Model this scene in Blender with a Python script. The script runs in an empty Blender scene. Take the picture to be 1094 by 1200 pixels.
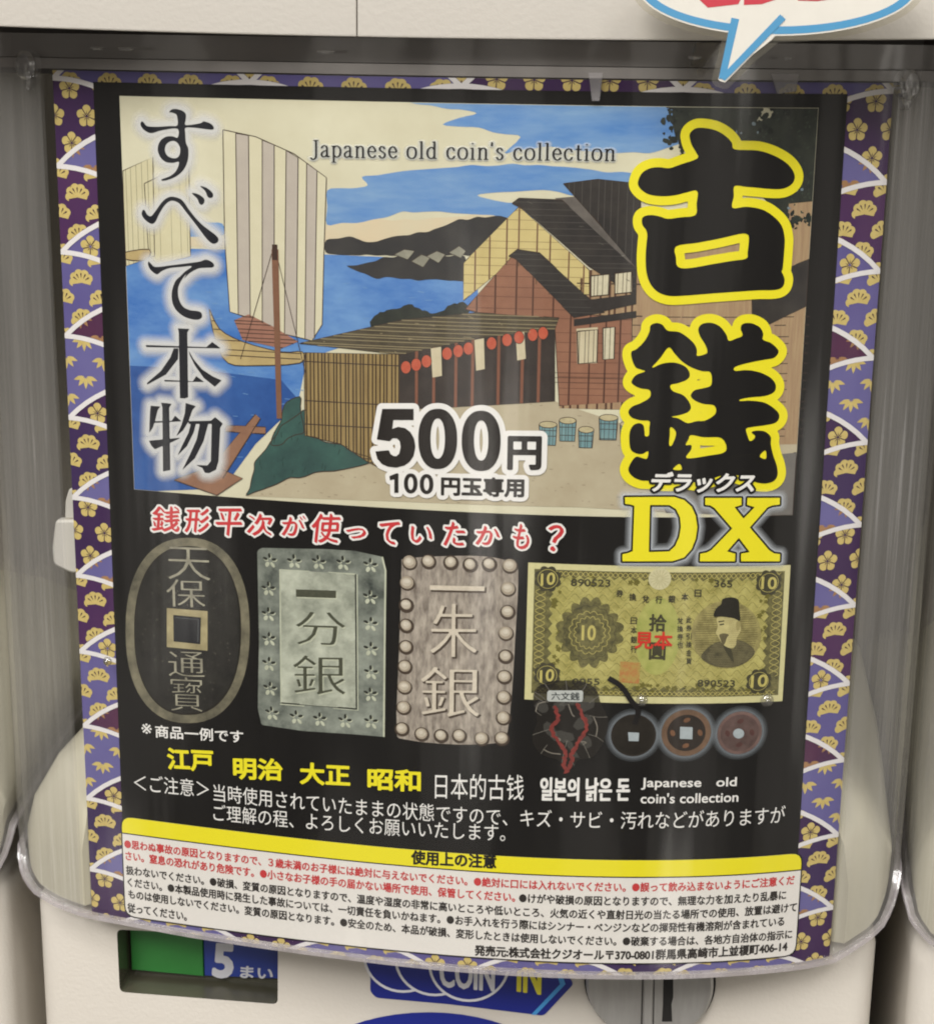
import bpy, bmesh, math, random
import numpy as np
from mathutils import Vector, Matrix
from mathutils.geometry import tessellate_polygon

S = bpy.context.scene
COL = S.collection
MMU = 0.001
random.seed(7)

# ------------------------------------------------------------------ camera, world, lights, exposure
cam_data = bpy.data.cameras.new('camera')
cam_data.sensor_width = 36.0
cam_data.lens = 62.33
cam_data.clip_start = 0.01
cam_data.clip_end = 50.0
cam = bpy.data.objects.new('camera', cam_data)
cam.location = (0.05729359, -0.40969507, 0.01032409)
cam.rotation_euler = (1.30575311, -0.01279766, 0.13629677)
COL.objects.link(cam)
S.camera = cam

world = bpy.data.worlds.new('World')
S.world = world
world.use_nodes = True
wn = world.node_tree
bg = wn.nodes['Background']
# dim arcade hall: uneven warm grey surroundings with a few bright patches
_tc = wn.nodes.new('ShaderNodeTexCoord'); _mp = wn.nodes.new('ShaderNodeMapping'); _mp.inputs['Scale'].default_value = (7.0, 7.0, 2.0)
_n = wn.nodes.new('ShaderNodeTexNoise'); _n.inputs['Scale'].default_value = 1.0; _n.inputs['Detail'].default_value = 2.0
_r = wn.nodes.new('ShaderNodeValToRGB')
_e = _r.color_ramp.elements
_e[0].position = 0.36; _e[0].color = (0.10, 0.092, 0.085, 1)
_e[1].position = 0.80; _e[1].color = (3.2, 3.0, 2.8, 1)
for _p, _c in ((0.47, (0.16, 0.15, 0.135, 1)), (0.52, (0.36, 0.335, 0.30, 1)), (0.62, (0.46, 0.43, 0.39, 1)), (0.68, (1.5, 1.42, 1.3, 1))):
    _x = _e.new(_p); _x.color = _c
wn.links.new(_tc.outputs['Generated'], _mp.inputs['Vector']); wn.links.new(_mp.outputs[0], _n.inputs['Vector'])
wn.links.new(_n.outputs['Fac'], _r.inputs['Fac']); wn.links.new(_r.outputs['Color'], bg.inputs['Color'])
bg.inputs['Strength'].default_value = 0.85

def area(name, loc, target, size, power, color=(1, 0.975, 0.95), size_y=None):
    d = bpy.data.lights.new(name, 'AREA')
    d.energy = power
    d.color = color
    d.shape = 'RECTANGLE' if size_y else 'SQUARE'
    d.size = size
    if size_y: d.size_y = size_y
    o = bpy.data.objects.new(name, d)
    o.location = loc
    o.rotation_euler = (Vector(target) - Vector(loc)).to_track_quat('-Z', 'Y').to_euler()
    COL.objects.link(o)
    return o

area('ceiling_lamp', (-0.5, -1.6, 1.7), (0, 0, -0.12), 1.3, 76.0)
area('ceiling_lamp', (1.0, -1.3, 1.7), (0, 0, -0.12), 0.5, 17.0)
for lx, ly, lz in ((-1.5, -1.9, 1.5), (-0.45, -2.2, 1.7), (0.5, -2.0, 1.7), (1.5, -1.7, 1.5), (2.3, -0.9, 1.1), (-2.3, -0.9, 1.1)):
    area('ceiling_spot', (lx, ly, lz), (0, 0, -0.1), 0.12, 3.4, (1, 0.97, 0.92))

S.view_settings.view_transform = 'Standard'
S.view_settings.look = 'None'
S.view_settings.exposure = 0.0
S.view_settings.gamma = 1.0
S.view_settings.use_curve_mapping = False
S.render.engine = 'CYCLES'
S.cycles.max_bounces = 10
S.cycles.transparent_max_bounces = 24
S.cycles.filter_width = 2.0
S.cycles.caustics_reflective = False
S.cycles.caustics_refractive = False

# ------------------------------------------------------------------ measured drawings (mm on the sheet / body)
DATA={'ko':[[[152.09,12.93],[151.94,11.48],[153.25,10.34],[155.39,10.24],[157.99,10.79],[160.21,12.03],[161.67,13.47],[162.4,14.93],[167.77,15.15],[171.8,16.35],[175.03,18.24],[176.74,20.56],[176.42,22.47],[174.47,23.66],[171.81,23.83],[168.25,23.54],[165.6,23.34],[162.79,23.18],[162.74,25.47],[162.57,28.11],[165.85,27.84],[169.42,28.43],[172.17,29.93],[174.32,32.08],[175.26,34.88],[175.36,37.91],[175.25,42.03],[174.97,42.68],[175.48,43.56],[175.88,44.87],[175.43,46.4],[173.65,47.04],[169.6,47.1],[164.26,47.43],[158.09,47.87],[152.84,48.33],[148.91,48.45],[146.26,47.6],[144.44,45.8],[143.39,43.2],[143.03,39.75],[143.11,36.31],[143.22,34.59],[142.87,33.31],[141.96,32.04],[142.02,30.42],[143.81,29.88],[145.97,30.2],[147.72,30.69],[150.73,30.32],[154.08,29.78],[154.22,27.22],[154.21,24.34],[151.77,24.7],[149.21,25.36],[146.21,25.61],[143.19,25.22],[141.22,23.97],[140.6,22.5],[141.51,20.39],[143.39,19.31],[145.51,19.08],[147.66,19.26],[150.19,18.39],[153.91,17.01],[153.5,15.64],[152.57,14.18]],[[149.94,37.01],[154.9,36.11],[160.09,35.09],[164.43,34.09],[166.19,34.09],[166.78,35.08],[166.65,38.31],[166.42,39.7],[162.99,40.26],[158.63,41.0],[154.29,41.81],[151.68,42.0],[150.35,41.4],[150.05,39.68]]],
'sen':[[[144.63,56.67],[144.79,55.4],[146.02,54.8],[147.51,55.16],[148.83,56.55],[151.36,56.82],[153.53,58.08],[155.3,59.77],[155.92,61.25],[155.98,62.44],[157.54,62.19],[158.36,61.59],[157.86,59.98],[156.48,57.86],[155.98,56.17],[156.77,54.98],[158.87,54.64],[161.04,55.53],[162.63,57.43],[163.35,58.92],[165.04,58.37],[166.5,57.66],[165.99,56.17],[166.36,54.99],[168.28,54.75],[170.49,55.7],[171.45,57.27],[171.45,58.68],[173.32,59.42],[174.93,60.72],[175.43,61.8],[174.41,63.07],[172.25,63.46],[168.8,64.07],[165.18,65.11],[165.23,66.05],[168.04,65.9],[171.11,66.45],[173.82,67.78],[175.24,69.53],[174.91,71.25],[172.76,72.17],[169.27,72.46],[166.9,72.87],[166.79,73.3],[169.31,73.24],[172.85,73.81],[175.61,75.6],[176.59,77.15],[175.8,78.66],[173.17,79.26],[170.11,79.64],[168.6,80.06],[168.99,81.59],[169.64,83.0],[170.51,82.71],[170.9,81.84],[169.97,80.95],[171.04,80.53],[173.26,80.79],[174.76,82.14],[174.87,83.9],[175.61,86.55],[176.66,89.23],[177.02,91.46],[176.22,92.99],[174.02,93.6],[171.32,93.09],[168.6,91.93],[165.92,91.14],[163.3,91.41],[160.73,92.27],[158.16,93.14],[155.12,92.82],[152.11,93.14],[148.66,93.15],[146.07,92.73],[143.92,92.61],[141.95,91.67],[140.91,90.14],[141.4,88.37],[142.63,86.82],[144.13,87.15],[145.21,87.23],[145.44,85.47],[144.09,86.15],[142.6,86.03],[141.28,85.08],[140.86,82.91],[140.91,80.73],[141.7,79.19],[142.96,78.66],[144.04,79.16],[144.39,80.68],[144.56,81.77],[145.41,81.63],[145.47,79.8],[145.4,78.15],[143.35,78.0],[141.21,77.33],[140.39,75.96],[141.32,74.65],[143.2,73.85],[145.26,72.45],[145.19,70.73],[143.06,70.32],[141.34,69.48],[140.88,68.63],[141.88,67.12],[143.96,66.24],[142.89,65.82],[141.6,65.2],[140.68,63.08],[140.62,61.59],[141.65,61.03],[143.07,59.65],[144.06,58.16]],[[149.21,60.52],[147.41,63.0],[145.48,65.37],[147.89,64.36],[150.84,64.09],[153.43,65.1],[154.48,66.8],[153.9,68.09],[151.9,68.96],[150.01,69.48],[150.71,70.9],[153.31,71.96],[155.04,74.33],[154.56,75.85],[152.24,76.72],[150.47,77.07],[152.28,77.45],[154.47,78.58],[156.59,78.1],[158.73,77.93],[161.02,76.29],[160.62,74.34],[158.11,73.98],[155.93,73.12],[154.93,71.96],[155.81,70.66],[157.92,70.15],[159.68,69.38],[159.37,66.46],[157.3,66.11],[154.7,65.18],[152.52,63.82],[150.75,62.04]],[[150.45,79.55],[151.77,80.63],[151.64,82.37],[150.86,84.12],[150.32,83.69],[150.4,81.51]],[[155.46,81.49],[158.5,82.02],[162.84,82.31],[163.96,85.47],[159.58,86.54],[154.64,87.1],[155.62,84.99],[155.57,83.9],[154.28,83.9],[154.86,82.58]],[[173.62,85.41],[173.88,87.48],[172.29,86.83]],[[152.98,88.5],[153.56,89.91],[151.53,89.83]]],
'dx':[[[140.31,96.79],[147.37,96.64],[152.1,96.61],[154.5,97.38],[156.36,99.01],[157.46,101.26],[157.99,104.13],[157.73,107.0],[156.85,109.67],[155.15,111.72],[152.4,112.63],[146.43,112.69],[140.29,112.76],[140.23,110.98],[141.6,110.68],[142.69,110.13],[142.67,104.17],[142.66,98.87],[141.75,98.56],[140.45,98.41]],[[146.35,98.63],[151.0,98.61],[152.62,99.62],[153.7,101.66],[154.01,104.11],[153.72,106.57],[152.83,108.83],[151.5,110.19],[146.54,110.38]],[[159.56,96.88],[168.38,96.99],[168.47,98.74],[166.77,99.24],[169.15,102.15],[171.75,99.35],[169.85,98.77],[169.84,97.02],[177.86,97.23],[177.96,98.87],[176.11,99.06],[174.91,99.51],[170.82,104.41],[175.96,110.25],[177.25,111.13],[178.81,111.39],[178.84,113.18],[169.12,112.87],[169.02,110.96],[171.16,110.6],[168.27,106.94],[165.53,110.31],[167.59,110.93],[167.61,112.84],[159.0,112.7],[159.03,110.8],[160.5,110.53],[161.68,109.92],[166.52,104.56],[161.96,99.46],[160.93,98.76],[159.64,98.59]]],
'subete':[[[22.95,11.33],[23.54,11.68],[24.31,12.39],[26.51,12.51],[30.1,12.24],[32.01,12.01],[31.96,9.85],[31.39,9.33],[30.6,9.09],[30.01,9.11],[30.62,8.45],[31.82,8.28],[33.38,8.67],[34.23,9.44],[34.1,10.88],[34.03,11.89],[36.05,11.73],[38.03,11.33],[38.62,10.95],[40.37,11.45],[41.13,12.33],[40.73,12.81],[39.16,12.74],[36.03,12.46],[34.01,12.58],[33.94,13.77],[34.03,15.94],[34.58,17.37],[34.42,19.92],[33.36,22.14],[31.72,23.65],[29.69,24.63],[27.87,25.06],[27.6,24.7],[29.71,23.9],[31.36,22.57],[32.14,20.53],[30.62,20.76],[28.82,20.63],[27.46,19.58],[26.8,17.77],[27.39,15.94],[28.82,14.81],[30.62,14.58],[32.0,14.83],[31.99,12.81],[28.08,13.27],[25.46,13.99],[24.06,13.66],[23.09,12.96],[22.6,12.07]],[[30.59,15.67],[31.77,16.0],[32.52,17.25],[32.36,18.71],[31.65,19.56],[30.26,19.61],[29.08,18.98],[28.64,17.72],[29.17,16.36]],[[22.48,32.08],[22.97,32.25],[23.54,33.16],[24.54,33.5],[25.81,32.15],[27.5,30.05],[29.15,28.88],[30.76,28.75],[32.73,29.5],[34.65,32.01],[37.36,34.87],[40.88,37.33],[41.64,38.41],[41.23,39.17],[40.03,39.4],[38.47,38.16],[36.16,35.29],[33.45,32.05],[31.91,30.26],[30.33,29.65],[29.11,29.99],[27.86,31.15],[26.58,33.05],[25.63,34.76],[24.68,35.35],[23.48,34.84],[22.5,33.95],[22.12,33.03]],[[35.18,27.65],[36.77,27.89],[38.13,28.76],[38.3,29.67],[37.69,30.35],[37.02,30.08],[36.54,29.0],[35.76,28.29]],[[37.3,25.96],[38.99,26.35],[40.34,27.4],[40.52,28.31],[39.83,28.7],[39.13,28.36],[38.57,27.09]],[[23.53,44.4],[24.13,44.94],[25.33,45.64],[29.01,45.1],[33.88,44.33],[36.71,43.83],[38.33,43.31],[39.91,43.88],[40.37,44.61],[39.88,45.12],[38.27,45.26],[36.26,45.54],[34.01,46.76],[32.56,48.15],[33.49,46.61],[31.89,48.53],[30.93,50.64],[31.08,53.12],[32.13,54.93],[33.88,55.67],[35.64,55.79],[36.73,56.15],[36.93,57.18],[36.02,57.85],[34.26,57.86],[32.06,57.22],[30.11,55.65],[29.28,53.62],[29.37,51.13],[30.33,48.81],[31.56,47.63],[32.81,46.44],[34.67,45.04],[31.83,45.35],[28.99,45.74],[26.93,46.51],[25.67,47.4],[24.66,47.0],[23.68,46.09],[23.31,44.98]]],
'honmono':[[[30.63,60.3],[33.65,60.26],[33.05,61.13],[32.78,77.19],[31.87,77.55],[30.61,77.54],[30.82,61.25]],[[21.93,64.89],[37.83,64.52],[39.41,63.18],[41.57,64.65],[22.14,65.39]],[[29.35,65.23],[30.6,65.16],[30.39,67.79],[27.11,71.79],[22.02,74.66],[21.95,74.24],[25.78,71.02],[28.38,67.48]],[[33.14,65.32],[34.41,67.56],[36.57,69.97],[39.19,71.5],[41.6,72.42],[39.79,74.09],[36.95,72.06],[34.81,69.22],[33.54,66.77]],[[26.52,73.19],[34.03,73.08],[34.96,71.75],[37.01,73.11],[26.59,73.61]],[[25.5,78.93],[28.31,79.05],[27.64,80.08],[27.43,95.9],[25.45,96.4],[25.83,79.99]],[[22.64,79.98],[25.24,80.02],[24.52,80.93],[23.75,83.57],[22.99,85.56],[22.02,86.93],[22.22,84.1],[22.45,81.5]],[[23.05,83.83],[28.17,83.36],[29.12,82.0],[30.79,83.31],[23.04,84.26]],[[21.95,88.89],[30.66,87.5],[27.89,88.9],[23.48,90.95],[22.59,90.15]],[[32.06,78.73],[34.74,79.33],[33.81,80.33],[32.6,83.41],[31.17,85.65],[29.31,87.29],[30.76,84.39],[31.76,81.32]],[[32.6,83.24],[38.45,82.73],[39.59,81.76],[41.55,83.25],[40.86,84.37],[40.2,92.81],[39.47,95.03],[37.64,96.03],[36.51,96.02],[35.87,94.85],[34.17,94.19],[37.24,94.1],[38.17,92.95],[38.65,83.53],[32.58,83.92]],[[33.27,83.36],[34.62,83.27],[33.87,85.9],[31.96,89.49],[29.38,92.06],[31.08,88.68],[32.52,85.99]],[[35.75,83.2],[37.99,83.06],[36.52,87.88],[34.13,92.37],[30.63,95.67],[32.8,91.6],[34.72,87.57]]],
'c1':[[49.78,115.07],[50.92,114.23],[67.27,113.3],[74.65,113.21],[81.75,114.27],[82.61,117.71],[82.41,135.88],[82.21,161.59],[74.46,161.58],[60.99,161.94],[50.05,161.42],[49.12,157.09],[49.79,138.63]],
'c1p':[[55.65,119.47],[75.06,119.19],[75.15,154.6],[55.42,154.83]],
'c1f':[[53.01,117.25],[59.32,116.97],[65.62,116.71],[71.95,116.47],[78.74,116.57],[52.52,124.63],[52.4,131.37],[52.43,137.93],[52.31,144.55],[52.43,151.2],[52.86,157.87],[78.64,124.81],[78.81,131.77],[78.8,138.31],[78.92,144.48],[78.78,150.41],[78.9,157.73],[59.36,158.29],[65.54,158.25],[72.16,158.09]],
'c2':[[86.67,116.13],[87.94,114.31],[100.18,112.95],[108.54,112.84],[114.39,114.44],[115.3,118.52],[114.94,131.69],[114.24,149.58],[113.16,159.63],[111.47,161.1],[100.74,162.23],[87.7,161.83],[85.5,159.24],[85.89,142.36],[86.48,124.48]],
'c2b':[[88.58,115.14],[93.25,114.64],[98.73,114.55],[103.48,114.86],[108.15,114.5],[113.15,114.71],[112.85,120.59],[112.83,126.5],[112.52,132.02],[112.54,138.01],[112.35,143.38],[112.32,148.78],[112.29,154.21],[112.0,159.7],[87.97,120.43],[87.78,126.16],[87.8,131.48],[87.73,137.06],[87.49,142.25],[87.43,147.67],[87.23,153.15],[86.81,158.91],[91.83,159.89],[96.74,159.98],[101.36,159.66],[106.96,160.08]],
'c3o':[[47.38,136.21],[47.21,139.91],[46.88,142.96],[46.37,145.77],[45.69,148.39],[44.83,150.83],[43.82,153.09],[42.64,155.14],[41.3,156.99],[39.82,158.62],[38.2,160.02],[36.43,161.17],[34.52,162.07],[32.42,162.72],[29.85,163.15],[27.28,163.3],[25.18,163.12],[23.28,162.64],[21.53,161.87],[19.94,160.82],[18.5,159.49],[17.22,157.9],[16.11,156.06],[15.18,153.98],[14.44,151.67],[13.88,149.12],[13.52,146.35],[13.36,143.28],[13.42,139.52],[13.67,135.76],[14.08,132.67],[14.66,129.86],[15.42,127.25],[16.34,124.84],[17.41,122.64],[18.64,120.64],[20.02,118.86],[21.52,117.31],[23.16,116.0],[24.92,114.93],[26.81,114.11],[28.87,113.54],[31.37,113.2],[33.85,113.12],[35.87,113.35],[37.69,113.86],[39.36,114.63],[40.88,115.66],[42.25,116.95],[43.48,118.48],[44.55,120.25],[45.45,122.24],[46.2,124.46],[46.76,126.9],[47.16,129.58],[47.36,132.55]],
'c3i':[[45.1,136.42],[44.95,139.8],[44.65,142.58],[44.2,145.14],[43.61,147.53],[42.87,149.75],[41.98,151.8],[40.96,153.67],[39.8,155.34],[38.52,156.82],[37.12,158.08],[35.59,159.12],[33.94,159.93],[32.13,160.51],[29.92,160.88],[27.71,161.0],[25.9,160.82],[24.26,160.37],[22.76,159.66],[21.39,158.69],[20.16,157.48],[19.06,156.02],[18.12,154.34],[17.32,152.44],[16.68,150.33],[16.21,148.02],[15.9,145.49],[15.76,142.7],[15.82,139.28],[16.03,135.85],[16.39,133.05],[16.89,130.48],[17.54,128.11],[18.33,125.92],[19.26,123.91],[20.33,122.09],[21.51,120.48],[22.81,119.07],[24.22,117.88],[25.74,116.91],[27.37,116.16],[29.15,115.65],[31.31,115.34],[33.45,115.28],[35.19,115.5],[36.76,115.97],[38.2,116.68],[39.51,117.63],[40.7,118.81],[41.76,120.21],[42.68,121.83],[43.46,123.66],[44.1,125.69],[44.59,127.92],[44.92,130.37],[45.09,133.08]],
'c3h':[[[25.14,132.29],[36.21,132.07],[35.92,142.7],[24.79,142.81]],[[26.87,133.95],[34.41,133.92],[34.02,141.14],[26.73,141.09]]],
'note':[[117.65,113.83],[181.83,114.4],[181.93,149.84],[117.49,149.21]],
'note_in':[[119.2,115.35],[180.45,115.87],[180.71,148.1],[119.13,147.43]],
'note_mid':[[123.48,117.1],[176.42,117.68],[176.49,145.89],[123.27,145.15]],
'note_med':[[122.47,117.76],[176.48,118.64],[122.89,142.55],[175.43,144.19]],
'note_ros':[132.99,131.2],
'note_seal':[149.51,117.23],
'note_por':[[175.36,131.97],[175.31,133.49],[174.99,134.96],[174.41,136.32],[173.59,137.55],[172.55,138.59],[171.33,139.43],[169.96,140.03],[168.49,140.38],[166.96,140.47],[165.42,140.29],[163.92,139.86],[162.51,139.18],[161.21,138.27],[160.09,137.17],[159.16,135.91],[158.45,134.51],[157.99,133.04],[157.79,131.52],[157.85,130.01],[158.17,128.55],[158.75,127.19],[159.55,125.96],[160.57,124.91],[161.76,124.06],[163.1,123.45],[164.54,123.08],[166.05,122.98],[167.57,123.15],[169.07,123.58],[170.49,124.26],[171.8,125.17],[172.95,126.28],[173.91,127.55],[174.64,128.96],[175.13,130.45]],
'por_cap':[[163.14,126.9],[163.54,124.98],[164.84,123.73],[165.09,122.45],[167.24,122.05],[169.03,122.74],[169.41,125.12],[169.76,128.15],[168.16,127.46],[165.01,126.94]],
'por_face':[[164.08,127.11],[168.16,127.46],[169.57,128.15],[170.09,130.62],[169.18,132.53],[169.04,134.47],[167.82,135.21],[165.88,134.25],[164.81,132.74],[164.39,131.89],[163.85,131.1],[164.27,129.5]],
'por_beard':[[164.75,131.64],[165.98,131.28],[167.13,131.69],[166.67,132.46],[166.3,133.87],[165.76,134.25],[165.06,132.74]],
'por_ear':[[168.84,128.51],[169.57,128.15],[170.02,129.32],[169.46,130.73],[168.93,130.26]],
'por_eye':[[164.61,128.92],[165.72,128.69],[165.87,129.08],[164.75,129.25]],
'por_brow':[[164.32,128.14],[165.81,127.92],[165.82,128.24],[164.46,128.47]],
'por_robe':[[160.52,136.87],[162.89,134.31],[165.34,133.4],[166.18,135.17],[168.57,135.24],[169.22,133.18],[171.66,133.91],[174.01,136.27],[172.25,138.81],[168.84,140.2],[164.42,139.88],[161.54,138.51]],
'por_collar':[[165.74,133.86],[166.6,136.02],[168.77,139.02],[167.82,135.21]],
'note_rs':[[140.74,138.48],[145.66,138.75],[145.51,144.3],[140.57,143.9]],
'n500':[[[81.84,77.24],[89.47,76.87],[89.48,79.59],[84.57,79.83],[84.27,82.04],[85.68,81.44],[87.43,81.66],[88.75,82.61],[89.64,84.2],[89.95,86.17],[89.53,88.41],[88.57,89.88],[87.25,90.92],[85.26,91.52],[83.27,91.41],[81.72,90.82],[80.61,89.55],[80.16,87.79],[83.49,87.3],[83.93,88.25],[84.59,88.66],[85.26,88.72],[86.0,88.06],[86.35,86.35],[86.13,84.95],[85.47,84.28],[84.36,84.33],[83.61,85.08],[80.52,84.8]],[[100.04,83.72],[100.0,85.28],[99.82,86.58],[99.53,87.74],[99.11,88.76],[98.59,89.63],[97.96,90.34],[97.23,90.86],[96.41,91.2],[95.42,91.35],[94.42,91.3],[93.6,91.04],[92.86,90.58],[92.22,89.94],[91.67,89.12],[91.24,88.13],[90.92,87.0],[90.72,85.71],[90.64,84.15],[90.7,82.59],[90.88,81.29],[91.19,80.13],[91.61,79.12],[92.14,78.26],[92.77,77.56],[93.49,77.04],[94.31,76.71],[95.29,76.57],[96.28,76.62],[97.1,76.88],[97.82,77.34],[98.46,77.98],[99.0,78.79],[99.44,79.77],[99.76,80.89],[99.96,82.16]],[[97.09,83.76],[97.07,84.94],[96.98,85.94],[96.82,86.82],[96.6,87.55],[96.32,88.13],[96.0,88.53],[95.62,88.75],[95.17,88.77],[94.8,88.59],[94.46,88.22],[94.18,87.67],[93.94,86.95],[93.77,86.09],[93.66,85.1],[93.61,83.92],[93.64,82.74],[93.73,81.74],[93.9,80.87],[94.12,80.14],[94.39,79.57],[94.72,79.17],[95.09,78.96],[95.54,78.94],[95.91,79.12],[96.24,79.49],[96.53,80.03],[96.76,80.74],[96.94,81.6],[97.05,82.58]],[[110.44,83.78],[110.4,85.33],[110.24,86.63],[109.95,87.78],[109.55,88.8],[109.03,89.67],[108.41,90.37],[107.7,90.89],[106.89,91.22],[105.91,91.36],[104.92,91.3],[104.1,91.04],[103.37,90.58],[102.73,89.93],[102.18,89.11],[101.74,88.12],[101.42,86.99],[101.21,85.71],[101.13,84.15],[101.18,82.6],[101.35,81.3],[101.64,80.15],[102.05,79.14],[102.57,78.29],[103.19,77.6],[103.9,77.08],[104.71,76.76],[105.68,76.62],[106.66,76.68],[107.47,76.95],[108.2,77.41],[108.83,78.05],[109.37,78.86],[109.81,79.83],[110.14,80.96],[110.35,82.23]],[[107.51,83.8],[107.5,84.98],[107.41,85.98],[107.26,86.85],[107.05,87.58],[106.78,88.16],[106.46,88.55],[106.09,88.76],[105.64,88.78],[105.27,88.6],[104.94,88.23],[104.65,87.68],[104.41,86.97],[104.24,86.11],[104.12,85.12],[104.07,83.94],[104.09,82.76],[104.17,81.77],[104.33,80.9],[104.54,80.18],[104.81,79.61],[105.13,79.21],[105.5,79.01],[105.94,78.99],[106.31,79.17],[106.64,79.54],[106.93,80.08],[107.16,80.79],[107.34,81.64],[107.46,82.63]]],
'n100':[[[83.63,93.71],[85.27,92.95],[85.84,92.92],[85.86,97.8],[84.83,97.85],[84.83,94.45],[83.72,94.78]],[[90.53,95.17],[90.5,95.77],[90.41,96.28],[90.25,96.73],[90.03,97.11],[89.76,97.41],[89.44,97.62],[89.08,97.74],[88.65,97.76],[88.29,97.68],[87.97,97.5],[87.7,97.23],[87.48,96.88],[87.31,96.45],[87.21,95.95],[87.18,95.35],[87.21,94.74],[87.31,94.23],[87.47,93.79],[87.68,93.41],[87.95,93.11],[88.27,92.9],[88.63,92.78],[89.06,92.76],[89.42,92.84],[89.74,93.01],[90.01,93.28],[90.23,93.64],[90.39,94.07],[90.49,94.57]],[[89.52,95.22],[89.5,95.66],[89.44,96.06],[89.34,96.39],[89.2,96.64],[89.05,96.8],[88.86,96.87],[88.68,96.82],[88.52,96.68],[88.38,96.44],[88.28,96.12],[88.22,95.73],[88.19,95.29],[88.21,94.85],[88.27,94.45],[88.37,94.12],[88.51,93.87],[88.67,93.71],[88.85,93.65],[89.03,93.69],[89.19,93.83],[89.33,94.07],[89.43,94.39],[89.49,94.78]],[[94.4,95.14],[94.37,95.75],[94.28,96.25],[94.12,96.7],[93.91,97.08],[93.64,97.38],[93.32,97.59],[92.96,97.71],[92.54,97.73],[92.17,97.65],[91.86,97.47],[91.58,97.2],[91.36,96.85],[91.2,96.41],[91.1,95.91],[91.06,95.32],[91.09,94.71],[91.19,94.21],[91.34,93.76],[91.56,93.38],[91.83,93.08],[92.14,92.87],[92.5,92.76],[92.93,92.73],[93.29,92.81],[93.6,92.99],[93.88,93.26],[94.1,93.62],[94.26,94.05],[94.36,94.55]],[[93.39,95.2],[93.37,95.64],[93.31,96.03],[93.21,96.36],[93.08,96.61],[92.93,96.78],[92.74,96.84],[92.56,96.8],[92.4,96.65],[92.27,96.41],[92.16,96.09],[92.1,95.71],[92.07,95.26],[92.09,94.82],[92.15,94.43],[92.25,94.1],[92.38,93.85],[92.54,93.68],[92.72,93.62],[92.9,93.67],[93.06,93.81],[93.2,94.05],[93.3,94.37],[93.37,94.75]]],
'bag':[[119.67,149.54],[120.21,146.23],[123.25,144.27],[127.53,143.66],[131.84,143.85],[134.97,145.74],[136.33,149.65],[138.33,154.24],[137.27,159.57],[134.92,163.64],[131.22,164.74],[129.42,167.15],[126.25,164.91],[121.85,163.41],[119.58,159.5],[120.72,154.79]],
'baglab':[[123.42,146.43],[131.6,146.15],[131.92,146.6],[131.86,148.77],[131.51,149.18],[123.37,149.32],[123.05,148.87],[123.06,146.83]],
'cordr':[[[124.95,150.65],[125.95,153.59],[124.48,156.63],[126.12,159.9],[128.06,162.83],[127.63,165.53],[128.51,167.85]],[[130.48,149.8],[131.79,152.41],[133.11,155.35],[131.68,159.05],[129.61,162.78],[129.39,165.81],[128.08,168.21]]],
'glint':[[[128.32,149.87],[129.32,152.48],[129.96,153.12]],[[126.09,158.9],[126.6,159.34],[126.36,159.69]],[[131.7,159.71],[133.06,159.87],[132.33,160.36]],[[122.44,162.05],[124.33,162.97],[126.83,163.21]],[[120.35,152.16],[120.92,150.15],[122.76,149.41]],[[134.58,152.99],[135.6,155.62],[135.37,158.28]]],
'cordb':[[137.95,142.73],[141.09,144.84],[143.69,148.55],[145.52,151.17],[144.85,154.81]],
'coins':[[[144.65,157.8],5.57],[[157.73,157.18],6.19],[[171.24,157.56],5.69]],
'ncoin':[[[143.26,156.95],[145.99,157.06],[145.96,159.32],[143.47,159.28]],[[156.08,155.49],[159.22,155.67],[159.31,158.87],[156.16,158.69]],[[172.34,157.74],[172.26,158.25],[171.98,158.67],[171.53,158.94],[171.0,159.02],[170.45,158.9],[169.98,158.59],[169.65,158.14],[169.51,157.62],[169.59,157.12],[169.88,156.69],[170.32,156.42],[170.85,156.34],[171.4,156.47],[171.87,156.78],[172.2,157.22]]],
'pic':{'frame':[[17.23,5.59],[181.33,5.34],[181.55,102.06],[17.02,102.42]],
'sky':[[[86.11,5.29],[119.38,5.09],[130.95,5.29],[150.24,5.41],[150.59,13.16],[142.93,16.11],[131.29,15.89],[119.62,14.94],[109.89,16.27],[113.73,12.76],[103.93,11.04],[96.05,10.43],[103.88,7.62]],[[68.42,25.83],[78.06,24.77],[77.05,22.84],[88.17,20.99],[96.15,20.03],[111.9,18.91],[127.52,19.78],[143.12,20.89],[143.33,26.08],[129.66,25.9],[115.94,24.61],[104.15,26.04],[112.08,28.18],[104.21,30.32],[86.19,30.41],[76.0,33.49],[68.36,33.74]],[[92.22,28.68],[104.17,27.59],[119.93,27.63],[131.7,28.96],[120.01,31.12],[104.22,30.71]],[[16.61,34.21],[24.9,32.88],[42.75,34.64],[42.69,37.27],[29.12,38.41],[16.47,37.69]]],
'peach':[[[68.36,33.74],[78.05,32.24],[90.24,32.26],[104.21,30.32],[112.14,31.3],[104.28,35.21],[86.21,37.71],[68.31,38.72]],[[16.43,38.51],[42.68,37.47],[42.62,39.9],[16.33,40.98]]],
'sea':[[[16.31,41.4],[42.6,40.71],[67.67,40.95],[104.37,41.13],[104.65,60.15],[75.9,61.29],[63.2,66.02],[60.93,76.57],[49.86,87.85],[41.16,99.26],[17.05,102.19]]],
'seadark':[[[16.71,70.29],[34.78,70.07],[56.69,71.56],[61.36,76.55],[49.86,87.85],[41.15,99.69],[17.04,102.42],[16.78,85.77]]],
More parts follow.
